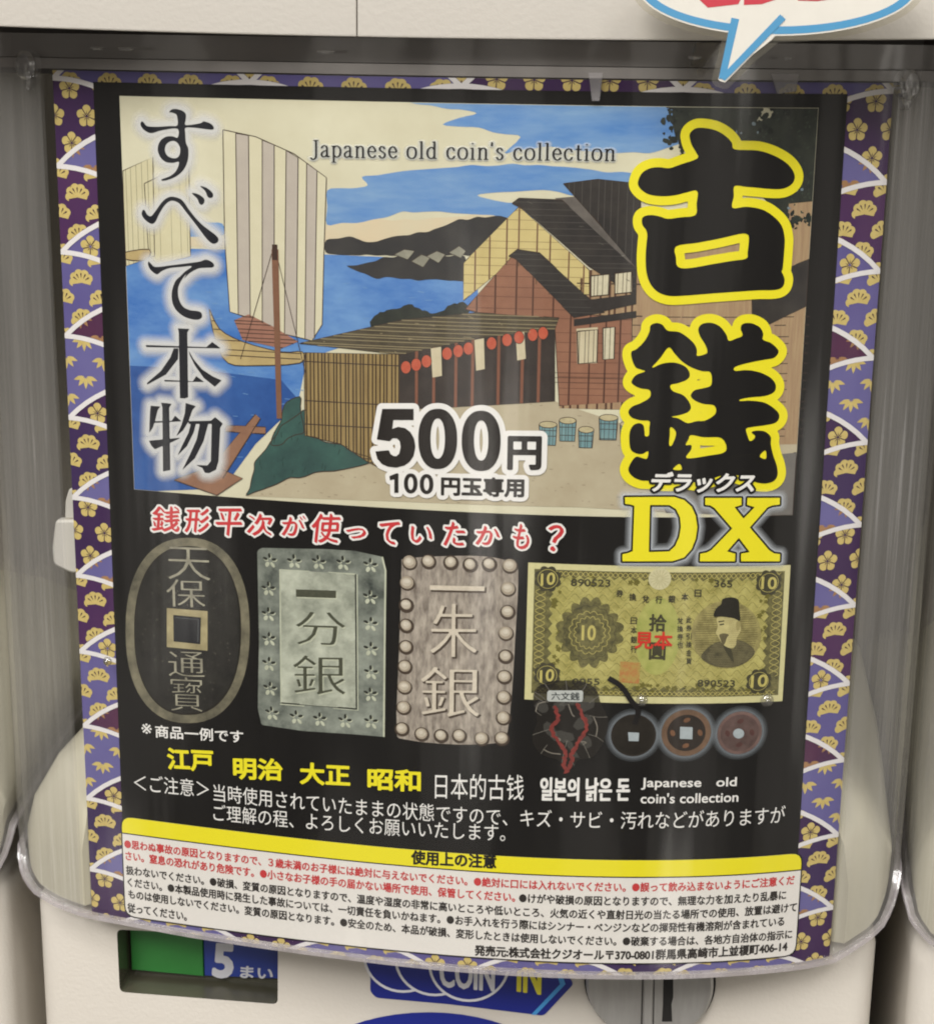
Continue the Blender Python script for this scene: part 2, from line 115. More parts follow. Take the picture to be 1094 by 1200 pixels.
'coast':[[[68.32,37.72],[73.92,36.73],[78.04,37.98],[86.21,35.93],[92.26,34.56],[100.26,31.98],[108.18,30.61],[116.11,32.38],[104.36,40.14],[68.3,40.72]],[[73.48,43.54],[80.09,41.9],[88.25,39.83],[101.36,40.22],[101.43,46.18],[90.31,46.14],[80.08,45.9]]],
'dark_tree':[[[147.66,8.46],[150.08,1.85],[165.67,1.68],[168.69,9.4],[172.31,6.34],[176.82,4.42],[187.11,4.37],[188.74,26.55],[177.53,31.37],[171.16,27.45],[162.7,19.75],[150.67,15.07]],[[79.25,56.04],[82.14,53.29],[88.31,52.24],[94.43,53.43],[101.49,50.58],[104.6,57.12],[92.44,58.97],[80.07,59.47]]],
'sail':[[[43.29,12.78],[51.29,14.15],[60.63,17.81],[68.44,23.08],[67.67,41.35],[67.11,57.59],[64.53,61.61],[56.86,60.12],[50.45,57.34],[43.98,55.59],[43.09,38.26]]],
'stripe':[[[46.45,13.49],[49.61,14.0],[49.17,56.79],[46.15,56.11]],[[52.96,14.89],[55.87,15.99],[55.16,59.18],[52.17,57.88]],[[58.77,17.08],[61.66,18.76],[60.71,60.76],[57.72,60.29]],[[63.72,19.88],[66.19,21.58],[65.17,60.96],[62.83,61.28]]],
'sail2':[[[17.52,23.04],[25.38,19.59],[24.98,43.08],[17.03,45.91]],[[22.95,25.88],[34.5,20.52],[34.27,42.68],[23.55,45.61]]],
'hull':[[[38.74,55.23],[41.25,59.87],[47.09,62.69],[56.79,64.68],[62.15,64.41],[61.48,67.14],[50.24,68.36],[43.25,68.12],[40.29,63.05]],[[16.94,42.61],[23.7,41.49],[22.71,44.0],[17.77,44.22]]],
'cargo':[[[45.02,57.61],[48.75,55.98],[54.74,58.58],[61.12,61.98],[56.81,63.85],[47.1,62.27]]],
'thatch':[[[61.54,62.37],[86.27,55.76],[104.55,53.29],[123.56,53.97],[122.63,56.6],[104.63,59.34],[86.29,63.91]]],
'shed':[[[62.58,64.6],[85.88,63.93],[85.97,94.19],[77.93,90.39],[71.56,86.52],[62.56,84.93]]],
'shadow_room':[[[85.88,63.93],[104.63,59.34],[122.63,56.6],[123.08,73.87],[85.92,77.35]]],
'wallcream':[[[100.98,41.82],[113.67,28.54],[130.17,42.69],[130.35,48.43],[120.44,48.64],[112.33,40.91],[101.09,50.59]]],
'wallbrown':[[[101.51,52.58],[112.31,39.93],[126.92,53.09],[140.44,53.65],[141.18,73.5],[124.11,74.87],[122.63,56.6],[104.55,53.29]]],
'roof':[[[112.08,27.8],[113.63,26.6],[123.43,26.78],[141.01,42.32],[141.26,48.85],[130.15,41.9],[114.46,28.91]],[[111.52,39.95],[113.47,38.32],[118.63,38.99],[134.05,52.55],[126.94,53.89],[113.12,40.5]],[[123.72,23.11],[131.48,22.01],[141.25,22.83],[142.03,43.29],[131.79,31.68]],[[168.11,45.14],[183.27,39.3],[182.96,50.28],[168.79,57.15]]],
'roofgrey':[[[121.86,26.43],[126.73,25.95],[140.9,39.37],[141.03,42.91]]],
'shoji':[[[130.61,44.06],[134.94,43.59],[134.9,48.35],[130.76,48.82]],[[136.11,43.38],[140.04,42.92],[140.22,47.67],[136.28,48.13]],[[127.83,57.08],[132.59,56.58],[132.64,64.25],[128.25,64.75]],[[133.77,56.16],[136.55,55.91],[136.6,63.37],[134.01,63.62]]],
'eave':[[[128.41,49.86],[141.23,48.06],[141.32,50.44],[132.46,52.58]],[[126.95,54.29],[141.38,52.04],[141.44,53.64],[127.0,55.89]]],
'hut':[[[84.59,40.35],[87.03,39.08],[89.47,39.4],[87.85,41.44]],[[88.67,41.81],[91.09,40.14],[93.12,40.87],[91.51,43.11]],[[92.31,40.5],[94.72,39.23],[96.74,39.96],[95.15,42.0]],[[97.54,39.54],[99.93,37.89],[101.54,39.03],[100.36,40.65]]],
'wallright':[[[125.97,47.53],[130.17,42.69],[142.41,42.89],[143.68,75.52],[124.13,75.49],[123.56,53.97],[126.14,53.91]],[[140.44,53.65],[182.67,52.29],[183.08,84.17],[141.56,83.82]],[[177.41,29.41],[181.84,27.48],[182.67,52.29],[172.7,53.56]],[[139.07,43.33],[149.35,29.5],[183.45,26.51],[184.37,55.35],[139.54,56.27]]],
'ground':[[[77.93,90.39],[85.97,94.19],[85.92,77.35],[123.08,73.87],[141.41,79.67],[181.72,79.95],[181.63,101.93],[129.88,99.57],[84.29,100.05],[47.38,101.2],[56.32,96.02],[67.24,91.02]]],
'mound':[[[56.51,83.17],[62.63,78.58],[63.42,84.87],[71.56,86.94],[80.05,90.27],[71.52,92.9],[58.51,95.87],[47.38,101.2],[49.78,92.15]],[[58.13,76.73],[61.38,75.5],[62.57,83.87],[56.45,87.43],[53.82,87.6]]],
'slate':[[[145.95,92.13],[153.95,87.9],[181.48,86.22],[181.63,101.93],[150.4,100.55]]],
'pier':[[[28.26,98.47],[38.6,94.01],[46.36,96.71],[39.53,101.56]],[[38.6,94.01],[50.01,80.38],[51.3,81.36],[41.21,97.08]],[[42.21,83.64],[52.58,83.41],[52.55,85.12],[42.17,85.14]]],
'mast':[[[54.83,40.23],[56.53,40.16],[56.76,81.03],[55.46,81.11]]],
'lantern':[[[88.78,66.88],[88.66,67.55],[88.32,68.11],[87.83,68.43],[87.27,68.45],[86.77,68.17],[86.43,67.65],[86.3,66.99],[86.42,66.31],[86.77,65.76],[87.26,65.44],[87.81,65.42],[88.31,65.7],[88.66,66.22]],[[91.25,66.16],[91.13,66.83],[90.79,67.38],[90.3,67.7],[89.75,67.73],[89.25,67.45],[88.91,66.93],[88.78,66.26],[88.9,65.59],[89.24,65.04],[89.73,64.72],[90.28,64.7],[90.78,64.98],[91.13,65.5]],[[93.71,65.24],[93.59,65.91],[93.26,66.46],[92.76,66.78],[92.22,66.8],[91.72,66.52],[91.37,66.0],[91.25,65.34],[91.36,64.67],[91.7,64.12],[92.2,63.81],[92.74,63.78],[93.24,64.06],[93.58,64.58]],[[98.6,63.21],[98.48,63.88],[98.15,64.43],[97.66,64.74],[97.12,64.76],[96.62,64.48],[96.28,63.96],[96.15,63.31],[96.26,62.64],[96.6,62.09],[97.09,61.78],[97.63,61.76],[98.12,62.04],[98.47,62.55]],[[101.23,62.5],[101.12,63.17],[100.79,63.71],[100.3,64.03],[99.76,64.05],[99.27,63.77],[98.92,63.25],[98.79,62.59],[98.91,61.93],[99.24,61.38],[99.73,61.07],[100.27,61.05],[100.76,61.33],[101.1,61.85]],[[103.66,61.81],[103.55,62.47],[103.22,63.02],[102.73,63.33],[102.19,63.35],[101.7,63.07],[101.35,62.55],[101.23,61.89],[101.34,61.23],[101.67,60.69],[102.15,60.38],[102.69,60.36],[103.18,60.63],[103.53,61.15]],[[109.09,60.41],[108.98,61.07],[108.66,61.61],[108.18,61.92],[107.64,61.94],[107.15,61.66],[106.8,61.14],[106.67,60.49],[106.78,59.83],[107.11,59.29],[107.59,58.98],[108.13,58.96],[108.62,59.24],[108.96,59.75]],[[112.69,59.49],[112.59,60.15],[112.26,60.69],[111.79,61.0],[111.25,61.01],[110.76,60.73],[110.42,60.22],[110.28,59.56],[110.39,58.9],[110.72,58.36],[111.19,58.06],[111.73,58.04],[112.22,58.32],[112.56,58.83]],[[115.49,58.8],[115.38,59.46],[115.06,60.0],[114.59,60.3],[114.05,60.32],[113.56,60.04],[113.22,59.52],[113.08,58.87],[113.19,58.21],[113.51,57.67],[113.99,57.37],[114.52,57.35],[115.01,57.63],[115.36,58.15]],[[118.68,58.11],[118.57,58.77],[118.25,59.3],[117.78,59.61],[117.24,59.62],[116.76,59.34],[116.41,58.83],[116.28,58.17],[116.38,57.51],[116.7,56.98],[117.18,56.68],[117.71,56.66],[118.2,56.94],[118.54,57.46]],[[121.06,57.64],[120.96,58.3],[120.64,58.84],[120.17,59.14],[119.63,59.15],[119.15,58.87],[118.8,58.36],[118.67,57.71],[118.77,57.05],[119.09,56.51],[119.56,56.21],[120.1,56.2],[120.58,56.47],[120.93,56.99]]],
'figwhite':[[[93.48,62.18],[95.93,61.68],[96.2,68.63],[93.95,69.13]],[[103.83,59.77],[106.05,59.29],[106.36,66.6],[104.34,67.09]],[[113.47,57.85],[115.46,57.39],[116.0,63.85],[114.0,64.32]],[[127.61,56.48],[132.57,55.98],[132.64,64.46],[128.05,64.76]]]},
'panel':[[10.54,2.56],[188.43,2.42],[188.9,183.76],[10.0,192.87]],
'notice':[142.9,955,940,1130],
'b_win':[[-95.05,231.1],[-49.34,233.31],[-49.72,249.64],[-94.96,248.62]],
'b_green':[[-94.33,234.38],[-73.29,234.65],[-73.46,247.93],[-94.56,246.67]],
'b_blue':[[-73.29,234.65],[-52.5,236.44],[-52.69,248.43],[-73.08,247.7]],
'b_badge':[[-27.09,232.46],[23.79,226.09],[30.68,237.79],[22.85,247.9],[-2.51,246.06],[-22.91,245.36],[-24.59,243.59],[-24.52,238.92]],
'b_rings':[[[-4.32,231.07],[-4.44,232.88],[-4.83,234.66],[-5.49,236.38],[-6.39,237.98],[-7.51,239.44],[-8.83,240.7],[-10.32,241.75],[-11.94,242.55],[-13.65,243.09],[-15.4,243.34],[-17.15,243.31],[-18.87,242.99],[-20.5,242.39],[-22.0,241.53],[-23.34,240.43],[-24.48,239.11],[-25.4,237.61],[-26.07,235.97],[-26.47,234.23],[-26.61,232.43],[-26.46,230.61],[-26.05,228.83],[-25.38,227.12],[-24.46,225.53],[-23.32,224.1],[-22.0,222.85],[-20.51,221.83],[-18.9,221.05],[-17.21,220.53],[-15.48,220.29],[-13.75,220.33],[-12.06,220.65],[-10.45,221.24],[-8.97,222.08],[-7.64,223.17],[-6.5,224.46],[-5.58,225.93],[-4.9,227.55],[-4.48,229.28]],[[4.28,231.53],[4.16,233.33],[3.78,235.12],[3.14,236.83],[2.25,238.44],[1.14,239.89],[-0.18,241.16],[-1.66,242.2],[-3.27,243.0],[-4.97,243.54],[-6.71,243.79],[-8.46,243.76],[-10.17,243.44],[-11.8,242.84],[-13.3,241.98],[-14.64,240.88],[-15.79,239.56],[-16.71,238.07],[-17.39,236.43],[-17.8,234.69],[-17.94,232.89],[-17.81,231.07],[-17.4,229.29],[-16.74,227.59],[-15.83,226.0],[-14.71,224.57],[-13.39,223.32],[-11.91,222.3],[-10.31,221.52],[-8.63,221.0],[-6.9,220.76],[-5.17,220.8],[-3.49,221.12],[-1.88,221.71],[-0.4,222.55],[0.93,223.63],[2.07,224.93],[3.0,226.4],[3.69,228.02],[4.11,229.74]],[[13.46,232.61],[13.36,234.41],[12.98,236.19],[12.35,237.91],[11.47,239.51],[10.37,240.97],[9.06,242.23],[7.59,243.28],[5.99,244.08],[4.3,244.62],[2.56,244.87],[0.81,244.84],[-0.9,244.52],[-2.52,243.92],[-4.03,243.06],[-5.37,241.96],[-6.52,240.64],[-7.44,239.15],[-8.13,237.51],[-8.55,235.77],[-8.7,233.97],[-8.57,232.16],[-8.18,230.38],[-7.53,228.67],[-6.63,227.08],[-5.51,225.65],[-4.21,224.41],[-2.74,223.38],[-1.14,222.6],[0.53,222.09],[2.25,221.85],[3.98,221.88],[5.66,222.2],[7.27,222.79],[8.75,223.63],[10.08,224.72],[11.23,226.01],[12.16,227.48],[12.85,229.1],[13.29,230.82]]],
'b_rings_in':[[[-5.04,231.11],[-5.15,232.8],[-5.51,234.46],[-6.13,236.06],[-6.97,237.55],[-8.02,238.91],[-9.26,240.09],[-10.65,241.06],[-12.17,241.81],[-13.76,242.31],[-15.4,242.54],[-17.04,242.51],[-18.65,242.22],[-20.17,241.66],[-21.58,240.86],[-22.83,239.83],[-23.9,238.61],[-24.76,237.21],[-25.38,235.68],[-25.76,234.06],[-25.89,232.38],[-25.76,230.69],[-25.37,229.03],[-24.74,227.44],[-23.88,225.96],[-22.82,224.62],[-21.58,223.46],[-20.19,222.51],[-18.68,221.78],[-17.1,221.3],[-15.48,221.07],[-13.86,221.11],[-12.27,221.4],[-10.77,221.95],[-9.38,222.74],[-8.14,223.75],[-7.07,224.95],[-6.21,226.33],[-5.57,227.84],[-5.18,229.44]],[[3.57,231.57],[3.46,233.25],[3.1,234.91],[2.5,236.51],[1.67,238.01],[0.62,239.36],[-0.61,240.54],[-1.99,241.51],[-3.5,242.26],[-5.09,242.76],[-6.72,242.99],[-8.36,242.96],[-9.96,242.67],[-11.48,242.11],[-12.88,241.31],[-14.14,240.29],[-15.21,239.06],[-16.07,237.67],[-16.71,236.14],[-17.09,234.52],[-17.23,232.84],[-17.1,231.15],[-16.72,229.5],[-16.1,227.91],[-15.26,226.43],[-14.2,225.09],[-12.97,223.93],[-11.59,222.98],[-10.09,222.25],[-8.51,221.77],[-6.9,221.54],[-5.28,221.58],[-3.7,221.87],[-2.2,222.42],[-0.8,223.21],[0.44,224.22],[1.51,225.42],[2.37,226.79],[3.01,228.3],[3.42,229.91]],[[12.75,232.65],[12.65,234.33],[12.31,235.99],[11.71,237.59],[10.89,239.08],[9.85,240.44],[8.63,241.61],[7.26,242.59],[5.76,243.34],[4.17,243.83],[2.55,244.07],[0.91,244.04],[-0.68,243.75],[-2.2,243.19],[-3.61,242.39],[-4.87,241.36],[-5.94,240.14],[-6.81,238.75],[-7.45,237.22],[-7.84,235.6],[-7.98,233.93],[-7.87,232.24],[-7.5,230.58],[-6.89,228.99],[-6.05,227.51],[-5.01,226.17],[-3.78,225.02],[-2.41,224.06],[-0.92,223.33],[0.65,222.85],[2.26,222.63],[3.88,222.66],[5.45,222.96],[6.96,223.5],[8.35,224.29],[9.59,225.3],[10.67,226.5],[11.54,227.87],[12.18,229.38],[12.59,230.99]]],
'b_chev':[[23.92,231.31],[26.06,234.78],[27.03,238.01],[19.46,247.72],[20.77,247.77],[28.5,237.92],[27.42,234.7],[25.38,231.22]],
'b_oval':[[26.87,266.57],[26.63,269.22],[25.8,271.89],[24.39,274.5],[22.41,277.04],[19.89,279.44],[16.88,281.68],[13.42,283.7],[9.58,285.48],[5.42,286.97],[1.0,288.16],[-3.59,289.03],[-8.27,289.54],[-12.96,289.71],[-17.59,289.51],[-22.05,288.96],[-26.29,288.06],[-30.21,286.83],[-33.76,285.29],[-36.87,283.47],[-39.48,281.41],[-41.54,279.13],[-43.04,276.68],[-43.93,274.1],[-44.2,271.44],[-43.86,268.75],[-42.92,266.06],[-41.38,263.44],[-39.28,260.92],[-36.67,258.55],[-33.58,256.36],[-30.07,254.4],[-26.21,252.69],[-22.05,251.26],[-17.67,250.14],[-13.15,249.34],[-8.56,248.87],[-3.98,248.74],[0.53,248.96],[4.88,249.52],[9.0,250.4],[12.82,251.6],[16.29,253.09],[19.34,254.85],[21.93,256.85],[24.01,259.06],[25.54,261.44],[26.5,263.96]],
'b_knob':[[51.02,235.24],[34.12,236.04],[68.06,234.69]],
'b_slot':[[54.46,226.29],[56.94,226.14],[57.47,238.36],[57.1,240.44],[57.51,245.68],[54.77,245.86],[54.82,240.59]],
'b_gap':[[[48.89,226.63],[49.25,226.61],[49.69,252.34],[49.23,252.37]],[[51.88,226.45],[52.15,226.43],[52.82,252.13],[52.45,252.16]]],
'b_text':[['COIN',-5.59,236.15,9.45,236.74,9.24,0.03],['IN',15.35,235.78,22.04,236.35,10.2,0.03],['5',-70.69,241.87,-64.65,242.01,10.99,0.06],['まい',-62.94,244.97,-53.66,245.06,3.85,0.04]],
'u_tail':[[59.24,-13.96],[60.42,-13.63],[59.2,-6.85],[57.91,-1.03],[58.92,-0.7],[64.19,-6.35],[68.09,-9.53],[71.33,-13.53],[70.41,-14.37]],
'u_out':[[97.94,-21.01],[97.88,-20.02],[97.54,-19.03],[96.94,-18.06],[96.06,-17.12],[94.92,-16.2],[93.54,-15.33],[91.91,-14.51],[90.07,-13.75],[88.01,-13.05],[85.77,-12.42],[83.36,-11.87],[80.81,-11.41],[78.14,-11.04],[75.38,-10.75],[72.55,-10.57],[69.68,-10.48],[66.8,-10.5],[63.93,-10.61],[61.11,-10.82],[58.37,-11.13],[55.72,-11.53],[53.2,-12.02],[50.83,-12.6],[48.64,-13.25],[46.65,-13.98],[44.88,-14.78],[43.34,-15.63],[42.06,-16.54],[41.03,-17.48],[40.29,-18.46],[39.82,-19.46],[39.64,-20.46],[39.74,-21.47],[40.13,-22.47],[40.8,-23.46],[41.75,-24.41],[42.95,-25.33],[44.41,-26.2],[46.1,-27.01],[48.01,-27.76],[50.12,-28.45],[52.4,-29.05],[54.84,-29.58],[57.41,-30.02],[60.09,-30.37],[62.85,-30.63],[65.66,-30.79],[68.5,-30.85],[71.34,-30.82],[74.15,-30.69],[76.91,-30.47],[79.59,-30.16],[82.16,-29.75],[84.61,-29.26],[86.91,-28.69],[89.04,-28.04],[90.98,-27.33],[92.7,-26.55],[94.21,-25.72],[95.47,-24.84],[96.49,-23.92],[97.24,-22.97],[97.73,-21.99]],
'u_in':[[96.02,-20.99],[95.96,-20.15],[95.64,-19.32],[95.06,-18.49],[94.24,-17.69],[93.17,-16.92],[91.87,-16.18],[90.35,-15.48],[88.62,-14.83],[86.7,-14.24],[84.6,-13.71],[82.35,-13.24],[79.97,-12.85],[77.48,-12.53],[74.9,-12.29],[72.26,-12.13],[69.59,-12.06],[66.9,-12.07],[64.23,-12.16],[61.61,-12.34],[59.05,-12.59],[56.59,-12.93],[54.24,-13.35],[52.04,-13.83],[50.0,-14.39],[48.15,-15.0],[46.5,-15.68],[45.07,-16.4],[43.88,-17.16],[42.93,-17.96],[42.23,-18.79],[41.8,-19.63],[41.63,-20.48],[41.73,-21.34],[42.1,-22.18],[42.72,-23.02],[43.6,-23.83],[44.73,-24.6],[46.09,-25.34],[47.67,-26.04],[49.45,-26.68],[51.42,-27.26],[53.56,-27.78],[55.83,-28.23],[58.24,-28.6],[60.74,-28.9],[63.31,-29.12],[65.94,-29.26],[68.59,-29.32],[71.24,-29.3],[73.86,-29.19],[76.44,-29.0],[78.94,-28.74],[81.34,-28.4],[83.63,-27.98],[85.77,-27.5],[87.76,-26.95],[89.56,-26.35],[91.17,-25.69],[92.57,-24.98],[93.75,-24.24],[94.69,-23.46],[95.38,-22.65],[95.83,-21.83]],
'u_tout':[[58.92,-12.25],[60.6,-13.63],[61.37,-13.3],[59.74,-4.28],[68.95,-14.63],[71.08,-13.76],[68.08,-9.64],[64.19,-6.29],[58.92,-0.7],[57.55,-1.14],[58.78,-9.41]],
'u_tl':[[59.72,-13.74],[61.37,-13.42],[59.08,-1.05],[57.66,-1.14]],
'u_tr':[[69.88,-14.53],[71.1,-13.53],[58.98,-0.7],[57.89,-1.37]],
'u_tin':[[60.41,-13.97],[70.69,-14.65],[69.65,-12.67],[58.93,-1.68]],
'u_red':[[[52.85,-17.28],[54.67,-15.72],[61.03,-16.52],[61.55,-17.65],[61.68,-20.74],[55.88,-20.69],[52.18,-18.96]],[[62.12,-17.94],[62.2,-16.36],[65.95,-16.57],[70.2,-18.02],[69.17,-20.81],[62.54,-20.75]],[[73.19,-20.85],[73.4,-17.38],[77.43,-17.31],[80.27,-17.73],[80.06,-20.91]]],
'clip':[[[-104.1,112.8],[-103.7,108.0],[-102.6,104.7],[-98.9,104.1],[-99.3,112.6]],[[-106.2,112.9],[-99.3,112.6],[-99.9,126.9],[-102.7,127.1],[-107.3,125.0],[-107.5,120.8]]],
'tabs':[[[128.62,-1.61],[131.87,-1.65],[131.31,4.53],[129.58,4.56]],[[169.62,-1.92],[176.01,-1.98],[175.66,1.97],[171.28,2.57]]],
'text':{'serif':[["Japanese old coin's collection",64.7,17.02,135.18,16.4,5.0,0]],
'p500':[['円',112.1,86.66,120.25,86.48,8.35,0.03]],
'p100':[['円玉専用',96.24,95.46,116.34,95.12,4.86,0.03]],
'red':[['銭',22.08,109.1,29.67,108.48,6.51,0],['形',31.13,108.75,37.54,108.24,6.21,0],['平',39.26,108.5,46.12,107.96,6.97,0],['次',47.55,108.51,54.07,108.01,5.64,0],['が',56.54,108.09,62.45,107.66,5.09,0],['使',64.1,108.19,71.24,107.7,7.4,0],['っ',72.74,108.89,77.79,108.55,2.57,0],['て',81.07,108.34,85.95,108.04,5.77,0],['い',88.94,108.13,94.3,107.82,4.15,0],['た',97.25,107.53,102.31,107.27,6.0,0],['か',104.99,107.53,110.77,107.27,4.66,0],['も',113.94,107.4,117.92,107.25,6.24,0],['？',122.09,107.5,125.8,107.38,6.5,0]],
'deluxe':[['デラックス',146.59,92.86,171.45,93.22,4.64,0.04]],
'example':[['※',16.94,165.94,19.83,165.84,2.87,0],['商品一例です',20.78,166.33,45.12,165.11,3.56,0.02]],
'era':[['江戸',23.88,173.6,36.76,172.79,6.23,0.04],['明治',42.13,174.08,55.59,173.17,6.18,0.04],['大正',60.17,173.5,73.52,172.85,6.12,0.04],['昭和',77.99,173.25,91.8,172.74,6.07,0.04]],
'chinese':[['日本的古钱',95.42,173.73,117.81,172.74,6.97,-0.0]],
'korean':[['일본의 낡은 돈',121.88,172.89,144.32,172.39,6.47,0.03]],
'english':[['Japanese   old',147.05,170.87,171.24,171.14,3.24,0.02],["coin's collection",147.09,174.8,171.89,174.89,2.79,0.02]],
'warn':[['＜ご注意＞',14.15,181.44,35.36,180.85,4.85,0],['当時使用されていたままの状態ですので、キズ・サビ・汚れなどがありますが',36.53,181.55,184.51,180.53,4.89,0.0],['ご理解の程、よろしくお願いいたします。',36.38,187.24,113.42,185.37,4.76,0.0]],
'bartitle':[['使用上の注意',89.38,193.96,111.33,193.54,4.05,0.04]],
'nred':[['●思わぬ事故の原因となりますので、３歳未満のお子様には絶対に与えないでください。●絶対に口には入れないでください。●誤って飲み込まないようにご注意くだ',10.63,199.65,188.32,199.24,2.74,0.03],['さい。窒息の恐れがあり危険です。●小さなお子様の手の届かない場所で使用、保管してください。',10.82,203.04,116.29,203.16,2.8,0.03]],
'nblk':[['●けがや破損の原因となりますので、無理な力を加えたり乱暴に',117.25,203.29,186.3,203.27,2.76,0.03],['扱わないでください。●破損、変質の原因となりますので、温度や湿度の非常に高いところや低いところ、火気の近くや直射日光の当たる場所での使用、放置は避けて',10.79,207.28,189.47,207.05,2.77,0.03],['ください。●本製品使用時に発生した事故については、一切責任を負いかねます。●お手入れを行う際にはシンナー・ベンジンなどの揮発性有機溶剤が含まれている',11.1,210.75,186.26,210.75,2.77,0.03],['ものは使用しないでください。変質の原因となります。●安全のため、本品が破損、変形したときは使用しないでください。●破棄する場合は、各地方自治体の指示に',11.18,214.26,188.69,214.69,2.78,0.03],['従ってください。',10.79,218.37,27.99,218.47,2.92,0.03]],
'npub':[['発売元:株式会社クジオール〒370-0801群馬県高崎市上並榎町406-14',106.07,218.91,187.6,218.06,3.16,0.04]],
'c1':[['一',59.74,125.24,70.15,124.77,2.0,0.01],['分',59.45,134.37,72.6,133.72,8.99,0.01],['銀',58.7,146.93,72.54,145.92,10.73,0.01]],
'c2':[['一',93.72,121.38,107.21,120.94,1.23,0.02],['朱',93.8,132.41,105.69,131.8,14.18,0.02],['銀',91.55,148.64,106.56,147.97,13.56,0.02]],
'c3':[['天',25.69,120.22,37.46,119.65,8.78,-0.0],['保',25.1,128.2,35.87,127.57,7.5,-0.0],['通',25.01,147.28,35.12,146.61,6.97,-0.0],['寳',25.21,155.43,34.42,154.81,9.62,-0.0]],
'nt':[['890523',128.06,118.47,137.61,118.44,1.9,0.03],['365',162.84,118.46,167.38,118.67,1.91,0.03],['890523',159.94,144.17,169.39,144.54,1.84,0.03],['0055',129.08,143.97,135.84,143.92,1.7,0.03]],
'nb':[['拾',147.34,128.4,151.63,128.52,4.5,0.03],['圓',147.63,135.69,151.69,135.82,4.53,0.03]],
'nr':[['見本',144.03,132.81,153.3,133.04,4.52,0.03]],
'ng':[['10',131.04,131.25,134.51,131.22,3.99,0.03],['10',120.78,118.02,124.28,117.51,3.17,0.03],['10',174.58,118.57,178.53,118.85,3.2,0.03],['10',121.12,142.95,124.67,142.35,3.26,0.03],['10',173.38,144.17,177.67,143.97,3.3,0.03]],
'ns':[['券',139.09,120.95,140.79,120.99,1.91,0.03],['換',142.28,121.83,143.98,121.87,1.91,0.03],['兌',145.46,122.35,147.16,122.4,1.91,0.03],['行',148.63,122.51,150.34,122.57,1.92,0.03],['銀',151.79,122.32,153.51,122.39,1.91,0.03],['本',154.95,121.78,156.67,121.85,1.91,0.03],['日',158.1,120.88,159.82,120.96,1.92,0.03],['日',142.81,127.93,144.39,127.98,1.8,0.02],['本',142.9,130.37,144.49,130.42,1.81,0.02],['銀',142.99,132.82,144.58,132.87,1.81,0.02],['行',143.08,135.27,144.67,135.32,1.82,0.02],['兌',154.18,127.89,155.66,127.96,1.67,0.02],['換',154.27,129.95,155.75,130.02,1.68,0.02],['券',154.36,132.01,155.84,132.08,1.68,0.02],['也',154.45,134.08,155.93,134.15,1.69,0.02],['此',156.38,127.64,157.74,127.72,1.67,0.02],['券',156.48,129.77,157.84,129.84,1.67,0.02],['引',156.57,131.9,157.94,131.97,1.67,0.02],['換',156.67,134.03,158.04,134.11,1.68,0.02],['金',156.77,136.17,158.13,136.25,1.68,0.02],['貨',156.87,138.31,158.23,138.4,1.69,0.02]],
'six':[['六文銭',124.07,147.85,131.03,147.75,2.1,0.02]]},
'lip':None}

# ------------------------------------------------------------------ materials
def lin(c):
    return tuple(((v / 255) / 12.92 if v / 255 <= 0.04045 else (((v / 255) + 0.055) / 1.055) ** 2.4) for v in c)

def nd(nt, t, **kw):
    n = nt.nodes.new(t)
    for k, v in kw.items(): setattr(n, k, v)
    return n

MATS = {}
def mat(name, rgb, rough=0.5, metal=0.0, noise=0.0, scale=400.0, rgb2=None, bump=0.0, spec=0.5, stretch=(1, 1, 1), bscale=None, detail=4.0, alpha=1.0):
    """Principled material; noise mixes rgb with rgb2 (or a darker rgb)."""
    if name in MATS: return MATS[name]
    m = bpy.data.materials.new(name); m.use_nodes = True
    nt = m.node_tree; b = nt.nodes['Principled BSDF']
    c = lin(rgb)
    b.inputs['Roughness'].default_value = rough
    b.inputs['Metallic'].default_value = metal
    b.inputs['Specular IOR Level'].default_value = spec
    b.inputs['Alpha'].default_value = alpha
    b.inputs['Base Color'].default_value = (*c, 1)
    if noise or bump:
        tc = nd(nt, 'ShaderNodeTexCoord'); mp = nd(nt, 'ShaderNodeMapping')
        mp.inputs['Scale'].default_value = stretch
        nt.links.new(tc.outputs['Object'], mp.inputs['Vector'])
    if noise:
        n = nd(nt, 'ShaderNodeTexNoise'); n.inputs['Scale'].default_value = scale; n.inputs['Detail'].default_value = detail
        n.inputs['Roughness'].default_value = 0.65
        nt.links.new(mp.outputs[0], n.inputs['Vector'])
        r = nd(nt, 'ShaderNodeMapRange'); r.inputs['From Min'].default_value = 0.3; r.inputs['From Max'].default_value = 0.7
        r.inputs['To Max'].default_value = noise
        nt.links.new(n.outputs['Fac'], r.inputs['Value'])
        x = nd(nt, 'ShaderNodeMix', data_type='RGBA')
        c2 = lin(rgb2) if rgb2 else tuple(v * 0.45 for v in c)
        x.inputs['A'].default_value = (*c, 1); x.inputs['B'].default_value = (*c2, 1)
        nt.links.new(r.outputs[0], x.inputs['Factor']); nt.links.new(x.outputs['Result'], b.inputs['Base Color'])
    if bump:
        n2 = nd(nt, 'ShaderNodeTexNoise'); n2.inputs['Scale'].default_value = bscale or scale; n2.inputs['Detail'].default_value = 3
        nt.links.new(mp.outputs[0], n2.inputs['Vector'])
        bp = nd(nt, 'ShaderNodeBump'); bp.inputs['Strength'].default_value = bump; bp.inputs['Distance'].default_value = 0.001
        nt.links.new(n2.outputs['Fac'], bp.inputs['Height']); nt.links.new(bp.outputs[0], b.inputs['Normal'])
    MATS[name] = m
    return m

def ink(name, rgb, noise=0.25, scale=900.0, rgb2=None, **kw):
    return mat('ink_' + name, rgb, rough=0.5, noise=noise, scale=scale, rgb2=rgb2, spec=0.12, **kw)

